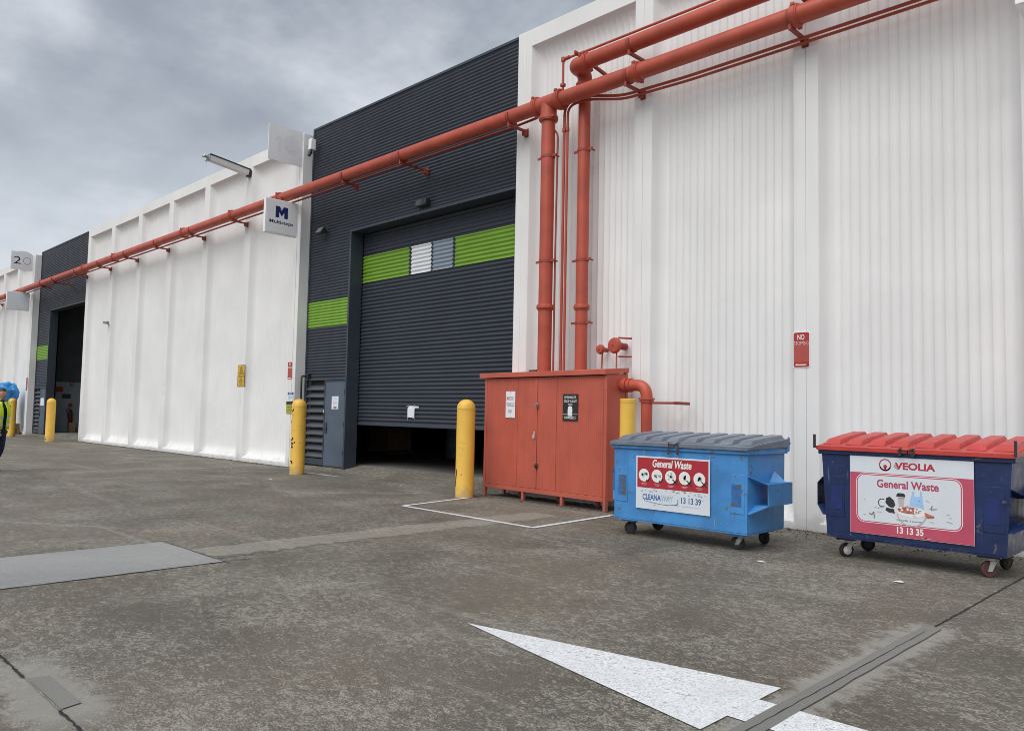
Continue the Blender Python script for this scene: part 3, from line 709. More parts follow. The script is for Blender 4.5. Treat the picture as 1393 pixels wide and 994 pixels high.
# ------------------------------------------------------------------ valve cabinet
CA = math.atan2(-.69+.50, 2.98)
cab = thing('valve_cabinet', 'large red ribbed steel valve cabinet with double doors', 'cabinet', (-10.55, -.50, 0), rz=CA)
W_, D_ = 2.985, .50          # local: x 0..W, front at y=0, depth +y
ZB, ZC = .16, 2.14
def ribbed(x0, x1, z0, z1, y):
    mb = MB(); n = max(4, int((x1-x0)/.042)); v = []; st = (x1-x0)/n
    for i in range(n):
        for u, d in ((0, 0), (.62, 0), (.70, .004), (.92, .004)): v.append((x0+st*(i+u), y+d))
    v.append((x1, y)); k = len(v)
    mb.add([(a, b, z0) for a, b in v]+[(a, b, z1) for a, b in v], [(i, i+1, i+1+k, i+k) for i in range(k-1)])
    mb.box(x0, x1, y+.006, y+.03, z0, z1); return mb
sp = 1.40
dl = ribbed(.06, sp-.008, ZB+.07, ZC-.01, -.004).build('door', REDC, cab, smooth=False)
dr = ribbed(sp+.008, W_-.07, ZB+.07, ZC-.01, -.004).build('door', REDC, cab, smooth=False)
for d, xs in ((dl, (.90,)), (dr, (1.87,))):
    for x in xs: MB().box(x-.004, x+.004, -.009, -.0045, ZB+.08, ZC-.02).build('seam', REDC, d)
MB().box(sp-.03, sp+.012, -.016, -.0105, ZB+.08, ZC-.02).build('cover_strip', REDC, dl, bevel=.003)
for z, mm in ((1.65, GALV), (.62, RUST)):
    k = MB(); k.box(sp+.01, sp+.05, -.045, -.0165, z-.04, z+.04); k.cyl((sp+.03, -.075, z), (sp+.03, -.046, z), .022, n=10); k.build('latch', mm, dr, bevel=.003)
pk = MB(); pk.box(sp-.055, sp-.015, -.05, -.02, 1.09, 1.15); pk.tube(fillet([(sp-.05, -.035, 1.15), (sp-.05, -.035, 1.20), (sp-.02, -.035, 1.20), (sp-.02, -.035, 1.15)], .014), .006, 6); pk.build('padlock', HUBW, dl)
fr = MB()
for x in (0, W_-.06): fr.box(x, x+.06, -.012, .05, 0, ZC)
for x in (0, W_-.06): fr.box(x, x+.06, D_-.05, D_, 0, ZC+.05)
fr.build('corner_post', REDC, cab, bevel=.004)
rl = MB(); rl.box(.062, W_-.062, -.010, .04, ZB-.01, ZB+.065); rl.box(W_-.05, W_-.004, .052, D_-.052, ZB, ZB+.06); rl.box(.004, .05, .052, D_-.052, ZB, ZB+.06); rl.build('base_rail', REDC, cab, bevel=.004)
for x in (1.03, 1.98): MB().box(x, x+.06, -.006, .05, 0, ZB-.011).build('foot', REDC, cab, bevel=.004)
for x in (.5, 1.5, 2.4): MB().box(x, x+.06, .40, .46, 0, ZB+.0).build('foot', REDC, cab)
sidp = MB().box(W_-.045, W_-.008, .051, D_-.051, ZB+.061, ZC+.03); sidp.build('side_panel', REDC, cab)
MB().box(.008, .045, .051, D_-.051, ZB+.061, ZC+.03).build('side_panel', REDC, cab)
MB().box(.05, W_-.05, D_-.04, D_-.01, ZB, ZC+.04).build('back_panel', REDC, cab)
MB().box(.05, W_-.05, .05, D_-.05, ZB+.0, ZB+.03).build('floor_plate', REDC, cab)
rf = MB(); rf.hexa([(-.10, -.07, ZC+.0), (W_+.015, -.07, ZC+.0), (-.10, D_+.01, ZC+.055), (W_+.015, D_+.01, ZC+.055), (-.10, -.07, ZC+.085), (W_+.015, -.07, ZC+.085), (-.10, D_+.01, ZC+.135), (W_+.015, D_+.01, ZC+.135)])
rf = rf.build('roof', REDC, cab, bevel=.006)
mb = MB(); mb.box(.95, 1.15, .2, .3, ZC+.10, ZC+.14); mb.build('roof_lump', RUST, rf)
CM = Matrix.Translation((-10.55, -.50, 0)) @ Matrix.Rotation(CA, 4, 'Z')
def on_cab(x, z, d): return CM @ facing_front(x, -d, z)
def sign_on(label, M, w_, h_, face, name='sign', cat='sign', border=None, thick=.004, group=None, r=.0):
    t = thing(name, label, cat, M.translation, group); Ml = M.copy(); Ml.translation = (0, 0, 0)
    mb = MB(); P = rrect(-w_/2, w_/2, -h_/2, h_/2, max(r, .004), 4); n = len(P)
    v = [tuple(Ml @ Vector((a, b, 0))) for a, b in P]+[tuple(Ml @ Vector((a, b, thick))) for a, b in P]
    mb.add(v, [tuple(range(n-1, -1, -1)), tuple(range(n, 2*n))]+[(i, (i+1) % n, (i+1) % n+n, i+n) for i in range(n)]); mb.build('plate', face, t, smooth=False)
    return t, up_(Ml, thick+.0012)
def at(M, u, v): return M @ Matrix.Translation((u, v, 0))
t, L = sign_on('white notice reading emergency vehicles only on the red cabinet', on_cab(.72, 1.66, .012), .25, .47, PAPER)
for s_, v in (('EMERGENCY', .11), ('VEHICLES', 0), ('ONLY', -.12)): textm('lettering', s_, at(L, 0, v), .10 if s_ == 'ONLY' else .21, .06, TXTR if s_ != 'VEHICLES' else BLUES, t, .004)
for v in (.215, -.215): flat('screw', [circ(0, v, .009, 8)], L, BLKM, t)
t, L = sign_on('black sprinkler stop valve plate on the red cabinet', on_cab(2.20, 1.62, .012), .345, .44, BLACKP)
for s_, v, w_, h_ in (('SPRINKLER', .165, .27, .042), ('STOP VALVE', .10, .29, .042), ('INSIDE', .05, .10, .026), ('NUMBER 5', -.165, .25, .045)): textm('lettering', s_, at(L, 0, v), w_, h_, TXTW, t, .006)
flat('paper_scrap', [[(-.045, .0), (-.02, .012), (.04, .008), (.052, -.05), (.045, -.15), (-.05, -.148), (-.055, -.07)]], up_(at(L, 0, .01), .0015), PAPER, t)
flat('rule', [rect(-.17, .17, -.112, -.108)], L, TXTW, t)

# elbow outlet at the cabinet side, strut, flat topped post
ot = thing('outlet_pipe', 'red elbow pipe leaving the cabinet side and dropping to the ground', 'pipe', (-7.07, -.34, 0))
X0, Y0 = -7.07, -.34
def OP(mb, nm, m=RED, par=ot, **k):
    mb.v = [tuple(Vector(p)-ot.location) for p in mb.v]; return mb.build(nm, m, par, **k)
OP(MB().tube(fillet([(-7.555, Y0, 1.985), (X0, Y0, 1.985), (X0, Y0, 1.70)], .20, 8), .092, 20), 'elbow')
OP(MB().cyl((-7.50, Y0, 1.985), (-7.43, Y0, 1.985), .115, n=20), 'collar'); OP(MB().cyl((-7.40, Y0, 1.985), (-7.36, Y0, 1.985), .11, n=20), 'collar')
OP(MB().cyl((X0, Y0, 1.755), (X0, Y0, 1.785), .125, n=20), 'flange'); OP(MB().cyl((X0, Y0, 1.72), (X0, Y0, 1.75), .112, n=20), 'flange')
OP(MB().cyl((X0, Y0, 0), (X0, Y0, 1.74), .088, n=20), 'drop_pipe')
OP(MB().cyl((X0-.02, Y0, .01), (X0-.02, Y0, .06), .14, n=20), 'base_flange')
OP(MB().box(X0+.09, X0+.52, Y0-.02, Y0+.02, 1.69, 1.725), 'strut', REDD); OP(MB().box(X0+.47, X0+.53, Y0+.021, .05, 1.685, 1.73), 'strut', REDD)

# ------------------------------------------------------------------ bollards
def bollard(x, y, label, h=1.73, r=.165, m=YEL, dome=True, chipped=()):
    t = thing('bollard', label, 'bollard', (x, y, 0), 'yellow bollards')
    hb = h-r*.95 if dome else h
    MB().lathe((0, 0, 0), [(r+.004, 0), (r+.004, .01), (r, .02), (r, hb)], 28).build('post', m, t)
    if dome:
        MB().lathe((0, 0, 0), [(r+.003, hb-.012), (r+.004, hb), (r+.001, hb+.012)]+[(r*math.cos(R(a)), hb+.012+(r*.93)*math.sin(R(a))) for a in range(12, 90, 11)]+[(.002, hb+.012+r*.93)], 28).build('cap', m, t)
    else:
        MB().lathe((0, 0, 0), [(r+.002, h-.06), (r+.004, h-.05), (r+.003, h), (r-.01, h+.006), (.002, h+.007)], 28).build('cap', m, t)
    for ang, z, w_, hh in chipped:
        # a gouge: thin ragged shell of bare rust on the post's skin
        mb = MB(); k = 10; v = []; c0 = R(ang)
        for i in range(k):
            a = 2*math.pi*i/k; q = random.uniform(.55, 1)
            th = c0+math.cos(a)*w_*q/r; v.append(((r+.002)*math.cos(th), (r+.002)*math.sin(th), z+math.sin(a)*hh*q))
        mb.add(v, [tuple(range(k))]); mb.build('gouge', RUSTY, t, smooth=False)
    return t
sc_ = []
rr = random.Random(3)
for i in range(16): sc_.append((rr.uniform(240, 285), rr.choice([.25, .35, .45, .62, .7, .75, .8, .95, 1.25, 1.5])+rr.uniform(-.05, .05), rr.uniform(.008, .035), rr.uniform(.015, .07)))
sc_ += [(285, .72, .03, .02), (300, .74, .02, .025), (262, .73, .04, .02), (275, 1.37, .02, .012)]
bollard(-16.30, -1.0, 'scuffed yellow bollard with dark gouges before the louvre', chipped=sc_)
bollard(-10.46, -1.05, 'yellow domed bollard at the left of the red cabinet', chipped=[(242+4*i, .22+.06*i, .025, .05) for i in range(5)])
bollard(-35.2, -1.12, 'yellow bollard at the right of the far open bay', chipped=[(290, .1, .03, .04)])
bollard(-41.0, -1.15, 'yellow bollard behind the person at the left edge', m=YELB)
bollard(-6.93, -1.02, 'flat topped yellow post between cabinet and light blue bin', h=1.75, r=.115, m=YELB, dome=False)

# ------------------------------------------------------------------ waste bins
def caster(par, x, y, zb, label_m, fork_m, rz, r=.078):
    c = Matrix.Translation((x, y, 0)) @ Matrix.Rotation(rz, 4, 'Z')
    mb = MB(); mb.box(-.06, .06, -.06, .06, zb-.012, zb, c); mb.add(*_cyl((0, 0, zb-.035), (0, 0, zb-.0125), .035), c)
    for s in (-1, 1): mb.hexa([(-.03, s*.032-.003, zb-.04), (.035, s*.032-.003, zb-.04), (-.03, s*.032+.003, zb-.04), (.035, s*.032+.003, zb-.04), (-.055, s*.032-.003, r-.02), (-.015, s*.032-.003, r-.02), (-.055, s*.032+.003, r-.02), (-.015, s*.032+.003, r-.02)], c)
    k = mb.build('caster', fork_m, par)
    ty = MB(); n = 20; prof = [(r*.62, -.02), (r*.9, -.024), (r, -.014), (r, .014), (r*.9, .024), (r*.62, .02)]
    ty.rings([[tuple(c @ Vector((-.03+a*math.cos(2*math.pi*i/n), b, r+a*math.sin(2*math.pi*i/n)))) for i in range(n)] for a, b in prof]); ty.build('tyre', RUB if label_m is not HUBR else HUBR, k)
    hb = MB(); hb.add(*_cyl((-.03, -.026, r), (-.03, .026, r), r*.6), c); hb.build('wheel_hub', label_m, k)
def _cyl(p0, p1, r, n=16):
    q = MB().cyl(p0, p1, r, n=n); return q.v, q.f
def waste_bin(label, x, yf, Wb, Wt, dep, zb, zt, zl, paint, patchm, lidm, hub, group='front lift waste bins', hang=.12):
    """x centre, yf front face; body tapers from Wt at the rim to Wb at the floor"""
    t = thing('waste_bin', label, 'waste bin', (x, yf+dep/2, 0), group)
    f, b = -dep/2, dep/2
    def B(z): return (Wb+(Wt-Wb)*(z-zb)/(zt-zb))/2
    # hollow tub with slightly buckled front sheet
    NX, NZ = 22, 10; v = []; fc = []
    def dent(u, w_): 
        s = math.sin(math.pi*u)*math.sin(math.pi*w_); return s*.016*noise.noise(Vector((u*4+x, w_*3, x*3)))+s*.006*noise.noise(Vector((u*11, w_*9, x)))
    for j in range(NZ+1):
        z = zb+(zt-zb)*j/NZ
        for i in range(NX+1): v.append((-B(z)+2*B(z)*i/NX, f+min(.012, max(-.0005, dent(i/NX, j/NZ))), z))
    for j in range(NZ):
        for i in range(NX): a = j*(NX+1)+i; fc.append((a, a+1, a+NX+2, a+NX+1))
    mb = MB(); mb.add(v, fc)
    q = lambda X, y, z: (X, y, z)
    mb.add([q(B(zb), f, zb), q(B(zb), b, zb), q(B(zt), b, zt), q(B(zt), f, zt), q(-B(zb), f, zb), q(-B(zb), b, zb), q(-B(zt), b, zt), q(-B(zt), f, zt)], [(0, 1, 2, 3), (5, 4, 7, 6), (1, 5, 6, 2), (4, 5, 1, 0)])
    mb.build('body', paint, t, ang=30)
    # rim: folded flange
    rm = MB(); e = .028; w2 = B(zt)
    rm.box(-w2-e, w2+e, f-e, f-.003, zt-.075, zt); rm.box(-w2-e, w2+e, b+.001, b+e, zt-.075, zt); rm.box(-w2-e, -w2-.001, f-.002, b, zt-.075, zt); rm.box(w2+.001, w2+e, f-.002, b, zt-.075, zt)
    rm.build('rim', paint, t, bevel=.008)
    # floor runners carrying the casters
    rn = MB()
    for s in (-1, 1): rn.box(s*(Wb/2-.17)-.10, s*(Wb/2-.17)+.10, f+.05, b-.03, zb-.045, zb-.002)
    rn.build('runner', paint if paint is BIN1 else BLKM, t, bevel=.004)
    skirt = MB(); skirt.box(-Wb/2+.004, Wb/2-.004, f+.004, b-.004, zb-.02, zb-.003); skirt.build('bottom_plate', paint, t)
    # fork pockets
    pz0, pz1 = zb+.30, zb+.55
    for s in (-1, 1):
        pk = MB(); xi = B((pz0+pz1)/2)-.005; xo_ = xi+.165
        y0, y1 = f+.18, b-.12; th = .008
        def S(x0, x1): return (min(s*x0, s*x1), max(s*x0, s*x1))
        pk.box(*S(xo_-th, xo_), y0, y1, pz0, pz1)
        pk.box(*S(xi+.004, xo_-th-.0005), y0, y1, pz1-th, pz1); pk.box(*S(xi+.004, xo_-th-.0005), y0, y1, pz0, pz0+th)
        # flared guides from the front corner out to the sleeve mouth
        for zc, zo in ((pz1, pz1+.085), (pz0, pz0-.085)):
            d_ = th if zc == pz1 else -th
            pk.add([(s*(xi-.01), f+.01, zo), (s*(xi+.03), f+.01, zo), (s*xo_, y0, zc), (s*xi, y0, zc), (s*(xi-.01), f+.01, zo-d_), (s*(xi+.03), f+.01, zo-d_), (s*xo_, y0, zc-d_), (s*xi, y0, zc-d_)],
                   [(0, 1, 2, 3), (7, 6, 5, 4), (0, 4, 5, 1), (1, 5, 6, 2), (2, 6, 7, 3), (3, 7, 4, 0)])
        pk.add([(s*(xi+.03), f+.01, pz0-.085), (s*(xi+.03), f+.01, pz1+.085), (s*xo_, y0, pz1), (s*xo_, y0, pz0)], [(0, 1, 2, 3)]) if False else None
        p_ = pk.build('fork_pocket', paint, t, smooth=False)
        # gusset above and worn wear plate on the front corner
        gs = MB(); gs.add([(s*(xi+.003), y1-.25, pz1+.001), (s*(xi+.003), y1-.02, pz1+.001), (s*(xo_-.01), y1-.14, pz1+.001), (s*(xi-.005+.008), y1-.14, pz1+.13)], [(0, 1, 2), (0, 2, 3), (2, 1, 3), (0, 3, 1)]); gs.build('gusset', paint, p_, smooth=False)
        wp = MB(); a, c = S(B(pz0)-.21, B(pz0)-.03); wp.box(a, c, f-.006, f-.001, pz0-.09, pz1+.10); wp.build('wear_plate', paint, t, bevel=.003)
        wq = MB(); a, c = S(B(pz0)-.19, B(pz0)-.07); wq.box(a, c, f-.009, f-.0065, pz0-.01, pz1-.01); wq.build('worn_patch', patchm, t)
        # lifting ear on the rim
        er = MB(); er.prism([(b-.02, zt-.06), (b+.05, zt-.05), (b+.06, zt+.10), (b+.03, zt+.125), (b-.0, zt+.09)], s*(w2+.034)-.006, s*(w2+.034)+.006, 'x'); er.build('hinge_ear', paint, t)
    # lid: two leaves, four raised ribs each, falling towards the front
    e2 = .034; y0, y1 = f-.045, b+.02
    def zl_(y): return zt+.012+(zl-zt-.012)*min(1, max(0, (y-y0)/(y1-y0)))**.8
    for s in (-1, 1):
        xa, xb = (-(w2+e2), -.004) if s < 0 else (.004, w2+e2)
        N_ = 6; mb = MB(); v = []
        ys = [y0+(y1-y0)*i/N_ for i in range(N_+1)]
        for y in ys: v += [(xa, y, zl_(y)), (xb, y, zl_(y)), (xa, y, zl_(y)-.022), (xb, y, zl_(y)-.022)]
        fc = []
        for i in range(N_):
            a = 4*i; fc += [(a, a+1, a+5, a+4), (a+2, a+6, a+7, a+3), (a, a+4, a+6, a+2), (a+1, a+3, a+7, a+5)]
        fc += [(0, 2, 3, 1), (4*N_, 4*N_+1, 4*N_+3, 4*N_+2)]
        mb.add(v, fc)
        mb.box(xa, xb, y0-.012, y0-.0005, zt-.03, zl_(y0)+.004)     # turned down lip
        for (p, q_) in (((xa-.010, xa-.0005) if s < 0 else (xb+.0005, xb+.010)),): mb.add([(p, y0, zt-.02), (q_, y0, zt-.02), (p, y1, zt-.0), (q_, y1, zt-.0), (p, y0, zl_(y0)), (q_, y0, zl_(y0)), (p, y1, zl_(y1)), (q_, y1, zl_(y1))], [(0, 2, 3, 1), (4, 5, 7, 6), (0, 1, 5, 4), (2, 6, 7, 3), (0, 4, 6, 2), (1, 3, 7, 5)])
        lid = mb.build('lid', lidm, t, bevel=.004)
        wd = (xb-xa)/4
        for k in range(4):
            c = xa+wd*(k+.5); hw = wd*.37; h_ = .046
            ya, yb = y0+.10, y1-.03; rbm = MB()
            rbm.add([(c-hw, ya, zl_(ya)+.001), (c+hw, ya, zl_(ya)+.001), (c-hw, yb, zl_(yb)+.001), (c+hw, yb, zl_(yb)+.001),
                     (c-hw*.78, ya+.10, zl_(ya+.10)+h_), (c+hw*.78, ya+.10, zl_(ya+.10)+h_), (c-hw*.78, yb-.03, zl_(yb)+h_), (c+hw*.78, yb-.03, zl_(yb)+h_),
                     (c-hw*.78, (ya+yb)/2, zl_((ya+yb)/2)+h_+.004), (c+hw*.78, (ya+yb)/2, zl_((ya+yb)/2)+h_+.004)],
                    [(0, 1, 5, 4), (4, 5, 9, 8), (8, 9, 7, 6), (2, 6, 7, 3), (0, 4, 8, 6, 2), (1, 3, 7, 9, 5)])
            rbm.build('lid_rib', lidm, lid, bevel=.006)
    hb = MB(); hb.cyl((-w2-.05, b+.045, zt+.05), (w2+.05, b+.045, zt+.05), .014, n=10); hb.build('hinge_bar', GALV, t)
    # hasps and chain hanging over the front lip in the middle
    for dx_ in (-.075, .055):
        ch = MB(); ch.box(dx_-.007, dx_+.007, y0-.020, y0-.0125, zt-hang, zt+.022); ch.box(dx_-.007, dx_+.007, y0-.02, y0+.04, zt+.022, zt+.027)
        for k in range(2): ch.tube([(dx_+.016*math.cos(a), y0-.024, zt-hang+.02+.03*k+.015*math.sin(a)) for a in [2*math.pi*i/8 for i in range(9)]], .005, 6)
        ch.build('hasp_chain', RUST, t)
    ch = MB(); ch.tube([(-.075+.13*i/6, y0-.03, zt+.02-.02*math.sin(math.pi*i/6)) for i in range(7)], .008, 6); ch.build('hasp_chain', RUST, t)
    for (sx, sy, rz, hm, fm) in hub: caster(t, sx*(Wb/2-.17), (f+.17) if sy < 0 else (b-.12), zb-.046, hm, fm, rz)
    return t, f
bin1, f1 = waste_bin('light blue waste bin with grey ribbed lid next to the red cabinet', -5.24, -2.33, 1.84, 1.86, .90, .215, 1.165, 1.265, BIN1, BIN1D, LIDG,
    [(-1, -1, .5, BLKM, BLKM), (1, -1, .2, BLKM, GALV), (-1, 1, 1.0, BLKM, BLKM), (1, 1, -.4, BLKM, BLKM)])
bin2, f2 = waste_bin('dark blue waste bin with red ribbed lid at the right edge', -2.795, -1.77, 1.72, 1.84, .92, .24, 1.20, 1.33, BIN2, BIN2D, LIDR,
    [(-1, -1, .9, HUBW, HUBW), (1, -1, .8, HUBR, HUBW), (-1, 1, .6, BLKM, BLKM), (1, 1, 1.2, RUST, RUST)], hang=.055)
for z in (1.20,):
    for s in (-1, 1): MB().box(s*.965-.012, s*.965+.012, f2-.09, f2-.07, 1.19, 1.34).build('lid_pin', BLKM, bin2)

# sticker on the light blue bin -----------------------------------
def sticker_base(b, u0, u1, v0, v1, f, m, name='sticker'):
    Mb = facing_front(0, f-.018, 0)
    mb = MB(); mb.box(u0, u1, f-.0185, f-.0165, v0, v1); o = mb.build(name, m, b, smooth=False)
    return o, Mb
S1, M1 = sticker_base(bin1, -.575, .465, .365, 1.01, f1, ST_W)
lay = lambda M, k: up_(M, .001+.0011*k)
flat('red_field', [rect(-.555, .445, .622, .99)], lay(M1, 0), ST_RED, S1)
textm('lettering', 'General Waste', at(lay(M1, 1), -.055, .928), .55, .095, TXTW, S1, .03, .18)
cx5 = [-.455, -.265, -.07, .125, .325]
flat('icon_disc', [circ(c, .775, .078) for c in cx5], lay(M1, 1), TXTW, S1)
ic = []
rg = random.Random(11)
for i, c in enumerate(cx5):
    for q in range(7): 
        a = rg.uniform(0, 6.28); d = rg.uniform(.0, .045); ic.append(circ(c+d*math.cos(a), .775+d*math.sin(a), rg.uniform(.007, .02), 7))
flat('icon', ic, lay(M1, 2), ST_ICON, S1)
mk = []
for c in cx5[:2]: mk += [seg((c+.035, .72), (c+.055, .70), .014), seg((c+.055, .70), (c+.09, .75), .014)]
for c in cx5[2:]: mk += [seg((c+.03, .75), (c+.10, .69), .014), seg((c+.03, .69), (c+.10, .75), .014)]
[flat('tick' if q < 2 else 'cross', mk[2*q:2*q+2], lay(M1, 3), ST_DK, S1) for q in range(5)]
mk = []
for c in cx5: mk += [rect(c-.04, c+.045, .668, .676), rect(c-.025, c+.03, .653, .660)]
flat('caption', mk, lay(M1, 1), mat('sticker_caption_pink', (.6, .32, .32), .5), S1)
textm('lettering', 'CLEANA', at(lay(M1, 0), -.34, .512), .27, .072, ST_BL, S1, .032)
textm('lettering', 'WAY', at(lay(M1, 0), -.115, .512), .17, .072, ST_BF, S1, .02, .15)
sw = []
for i in range(16):
    t0, t1 = i/16, (i+1)/16; F_ = lambda t: (-.45+.48*t, .466-.03*math.sin(math.pi*t*.75)+.05*max(0, t-.75))
    sw.append(seg(F_(t0), F_(t1), .006))
sw += ringq(-.02, .495, .052, .062, -75, 20, 10)
flat('swoosh', sw, lay(M1, 1), ST_BL, S1)
textm('lettering', '13 13 39', at(lay(M1, 0), .215, .510), .27, .075, mat('sticker_number_blue', (.05, .14, .26), .5), S1, .028)
textm('lettering', 'cleanaway.com.au', at(lay(M1, 0), .215, .44), .25, .022, ST_ICON, S1)
sc2 = []
for i in range(26):
    x = rg.uniform(-.5, .42); z = .60+rg.gauss(0, .012); sc2.append([(x, z), (x+rg.uniform(.01, .05), z+rg.uniform(-.008, .008)), (x+.02, z-rg.uniform(.004, .012))])
for i in range(10):
    x = rg.uniform(-.5, .42); z = rg.uniform(.39, .6); sc2.append(seg((x, z), (x+rg.uniform(-.04, .04), z+rg.uniform(-.02, .02)), .004))
flat('scrape', sc2, lay(M1, 2), mat('scrape_brown', (.23, .21, .19), .8), S1)

# sticker on the dark blue bin ------------------------------------
S2, M2 = sticker_base(bin2, -.600, .595, .305, 1.128, f2, ST_W)
flat('pink_field', [rect(-.598, .593, .307, .95)], lay(M2, 0), ST_P, S2)
flat('white_panel', [rrect(-.518, .478, .44, .925, .07)], lay(M2, 1), ST_W, S2)
flat('white_panel', [rrect(-.528, .488, .430, .935, .08)], lay(M2, .5), ST_P, S2)
flat('white_panel', [rrect(-.534, .494, .424, .941, .085)], lay(M2, .25), TXTW, S2)
flat('logo', ringq(-.235, 1.043, .050, .062)+ringq(-.235, 1.038, .046, .062, 200, 340, 20)+[circ(-.235, 1.025, .019), [(-.249, 1.012), (-.221, 1.012), (-.228, .995), (-.242, .995)]], lay(M2, 0), ST_VR, S2)
textm('lettering', 'VEOLIA', at(lay(M2, 0), .055, 1.038), .39, .075, ST_VR, S2, .04)
textm('lettering', 'General Waste', at(lay(M2, 2), -.02, .845), .60, .085, mat('sticker_pink_text', (.43, .06, .12), .5), S2, .028)
textm('lettering', '13 13 35', at(lay(M2, 1), .005, .378), .255, .07, TXTW, S2, .034)
textm('lettering', '5 Batteries   5 Chemicals', at(lay(M2, 2), .0, .482), .25, .018, ST_DK, S2)
flat('printed_mug', [[(-.225, .70), (-.19, .715), (-.15, .68), (-.135, .63), (-.16, .60), (-.20, .61), (-.235, .65)], [(-.225, .60), (-.15, .59), (-.14, .545), (-.20, .55), (-.235, .57)]]+ringq(-.265, .645, .036, .045, 60, 300, 18), lay(M2, 2), ST_DK, S2)
flat('printed_cup', [[(-.115, .715), (-.045, .715), (-.055, .62), (-.10, .62)]], lay(M2, 2), ST_BEIGE, S2)
flat('printed_cup_lid', [[(-.125, .722), (-.038, .722), (-.04, .748), (-.06, .76), (-.105, .76), (-.122, .748)]], lay(M2, 3), ST_DK, S2)
flat('printed_bag', [[(.0, .62), (.01, .70), (.035, .79), (.05, .785), (.05, .735), (.10, .735), (.105, .80), (.12, .79), (.13, .70), (.14, .61), (.12, .55), (.02, .60)]], lay(M2, 2), ST_BAG, S2)
flat('printed_tray', [circ(.02, .575, .145, 24, .055)], lay(M2, 3), TXTW, S2)
flat('printed_food', [circ(.0, .59, .115, 20, .035), [(.145, .585), (.235, .555), (.235, .535), (.15, .525)]], lay(M2, 4), ST_FOOD, S2)
flat('printed_tray_lip', ringq(.02, .57, .135, .145, 190, 350, 20), lay(M2, 5), ST_BEIGE, S2)
fp = [circ(rg.uniform(-.1, .12), .59+rg.uniform(-.02, .02), rg.uniform(.006, .016), 6) for _ in range(12)]
flat('printed_crumbs', fp, lay(M2, 5), TXTW, S2)['kind'] = 'stuff'
ms2 = [seg((-.40, .53), (-.375, .51), .006), seg((-.375, .51), (-.35, .545), .006), seg((-.352, .54), (-.345, .48), .008), seg((.22, .66), (.205, .62), .007), seg((.205, .62), (.26, .628), .006)]
for i in range(22):
    x = rg.uniform(-.48, .44); z = rg.uniform(.46, .72); ms2.append(seg((x, z), (x+rg.uniform(.015, .06), z-rg.uniform(-.004, .012)), .003))
flat('scrape', ms2, lay(M2, 6), mat('scrape_dark', (.16, .13, .13), .8), S2)
flat('torn_edge', [[(rg.uniform(.1, .2)+.012*i, .318+rg.uniform(0, .012)) for i in range(3)] for _ in range(7)], lay(M2, 3), TXTW, S2)

# ------------------------------------------------------------------ signs on the walls
t, L = sign_on('red no stopping sign on the white rib above the bins', facing_front(-4.745, -.003, 2.46), .245, .50, SIGNW, r=.03)
L = up_(L, -.0005)
flat('red_field', [rrect(-.112, .112, -.24, .24, .025)], L, REDS, t); flat('faded_field', [rect(-.11, .11, -.17, .06)], up_(L, .0008), REDF, t)
textm('lettering', 'NO', at(up_(L, .0016), -.005, .175), .10, .075, TXTW, t, .02); textm('lettering', 'STOPPING', at(up_(L, .0016), 0, .09), .205, .055, mat('pale_pink_print', (.62, .45, .45), .5), t, .012)
flat('arrow', [rect(-.06, .07, -.215, -.200), [(-.09, -.2075), (-.058, -.192), (-.058, -.223)]], up_(L, .0016), TXTW, t)
t, L = sign_on('yellow warning sign with black triangle on the long white wall', facing_front(-21.28, -.003, 2.42), .44, .62, BLACKP, r=.02)
flat('yellow_field', [rrect(-.20, .20, -.295, .295, .02)], L, YSIGN, t)
tri = [seg((-.085, .12), (0, .26), .02), seg((0, .26), (.085, .12), .02), seg((.085, .12), (-.085, .12), .02), rect(-.008, .008, .16, .21), circ(0, .145, .009, 8)]
flat('warning_triangle', tri, up_(L, .0015), BLACKP, t)
for s_, v, w_ in (('WARNING', .065, .30), ('FORKLIFTS', -.02, .30), ('AND', -.10, .14), ('TRUCKS', -.17, .24), ('IN USE', -.235, .13)): textm('lettering', s_, at(up_(L, .0015), 0, v), w_, .05, BLACKP, t, .012)
t, L = sign_on('narrow red no stopping sign at the end of the long white wall', facing_front(-18.55, -.003, 2.505), .245, .47, SIGNW, r=.03)
flat('red_field', [rrect(-.112, .112, -.225, .225, .025)], L, REDS, t); textm('lettering', 'NO', at(up_(L, .0012), 0, .165), .10, .07, TXTW, t, .02); textm('lettering', 'STOPPING', at(up_(L, .0012), 0, .08), .2, .045, TXTW, t, .01)
flat('faded_field', [rect(-.11, .11, -.16, .045)], up_(L, .0006), REDF, t); flat('arrow', [rect(-.08, .08, -.205, -.185)], up_(L, .0012), TXTW, t)
t, L = sign_on('small white notice with blue heading above the olive sign', facing_front(-18.475, -.003, 1.83), .30, .225, PAPER)
flat('heading', [rect(-.145, .145, .04, .108)], L, BLUES, t); textm('lettering', 'NOTICE', at(up_(L, .0012), 0, .074), .16, .045, TXTW, t, .01); flat('text_line', [rect(-.12, .12, z, z+.012) for z in (.01, -.02, -.05, -.08)], L, ST_BF, t)
t, L = sign_on('olive yellow notice with dark heading beside the scuffed bollard', facing_front(-18.50, -.003, 1.535), .36, .325, OLSIGN)
flat('heading', [rect(-.178, .178, .09, .16)], L, BLACKP, t); flat('text_line', [rect(-.15, .15, z, z+.016) for z in (.05, .01, -.03, -.07, -.11)], L, mat('olive_print', (.17, .17, .05), .6), t)
t, L = sign_on('paper notice taped to the grey side door', facing_front(-16.83, .296, 1.68), .30, .32, PAPER)
flat('text_line', [rect(-.10, .10, z, z+.008) for z in (.11, .08, .05, .02, -.01, -.04)], L, ST_BF, t); flat('picture', [rect(-.06, .08, -.15, -.09)], L, mat('notice_picture', (.30, .2, .15), .6), t)
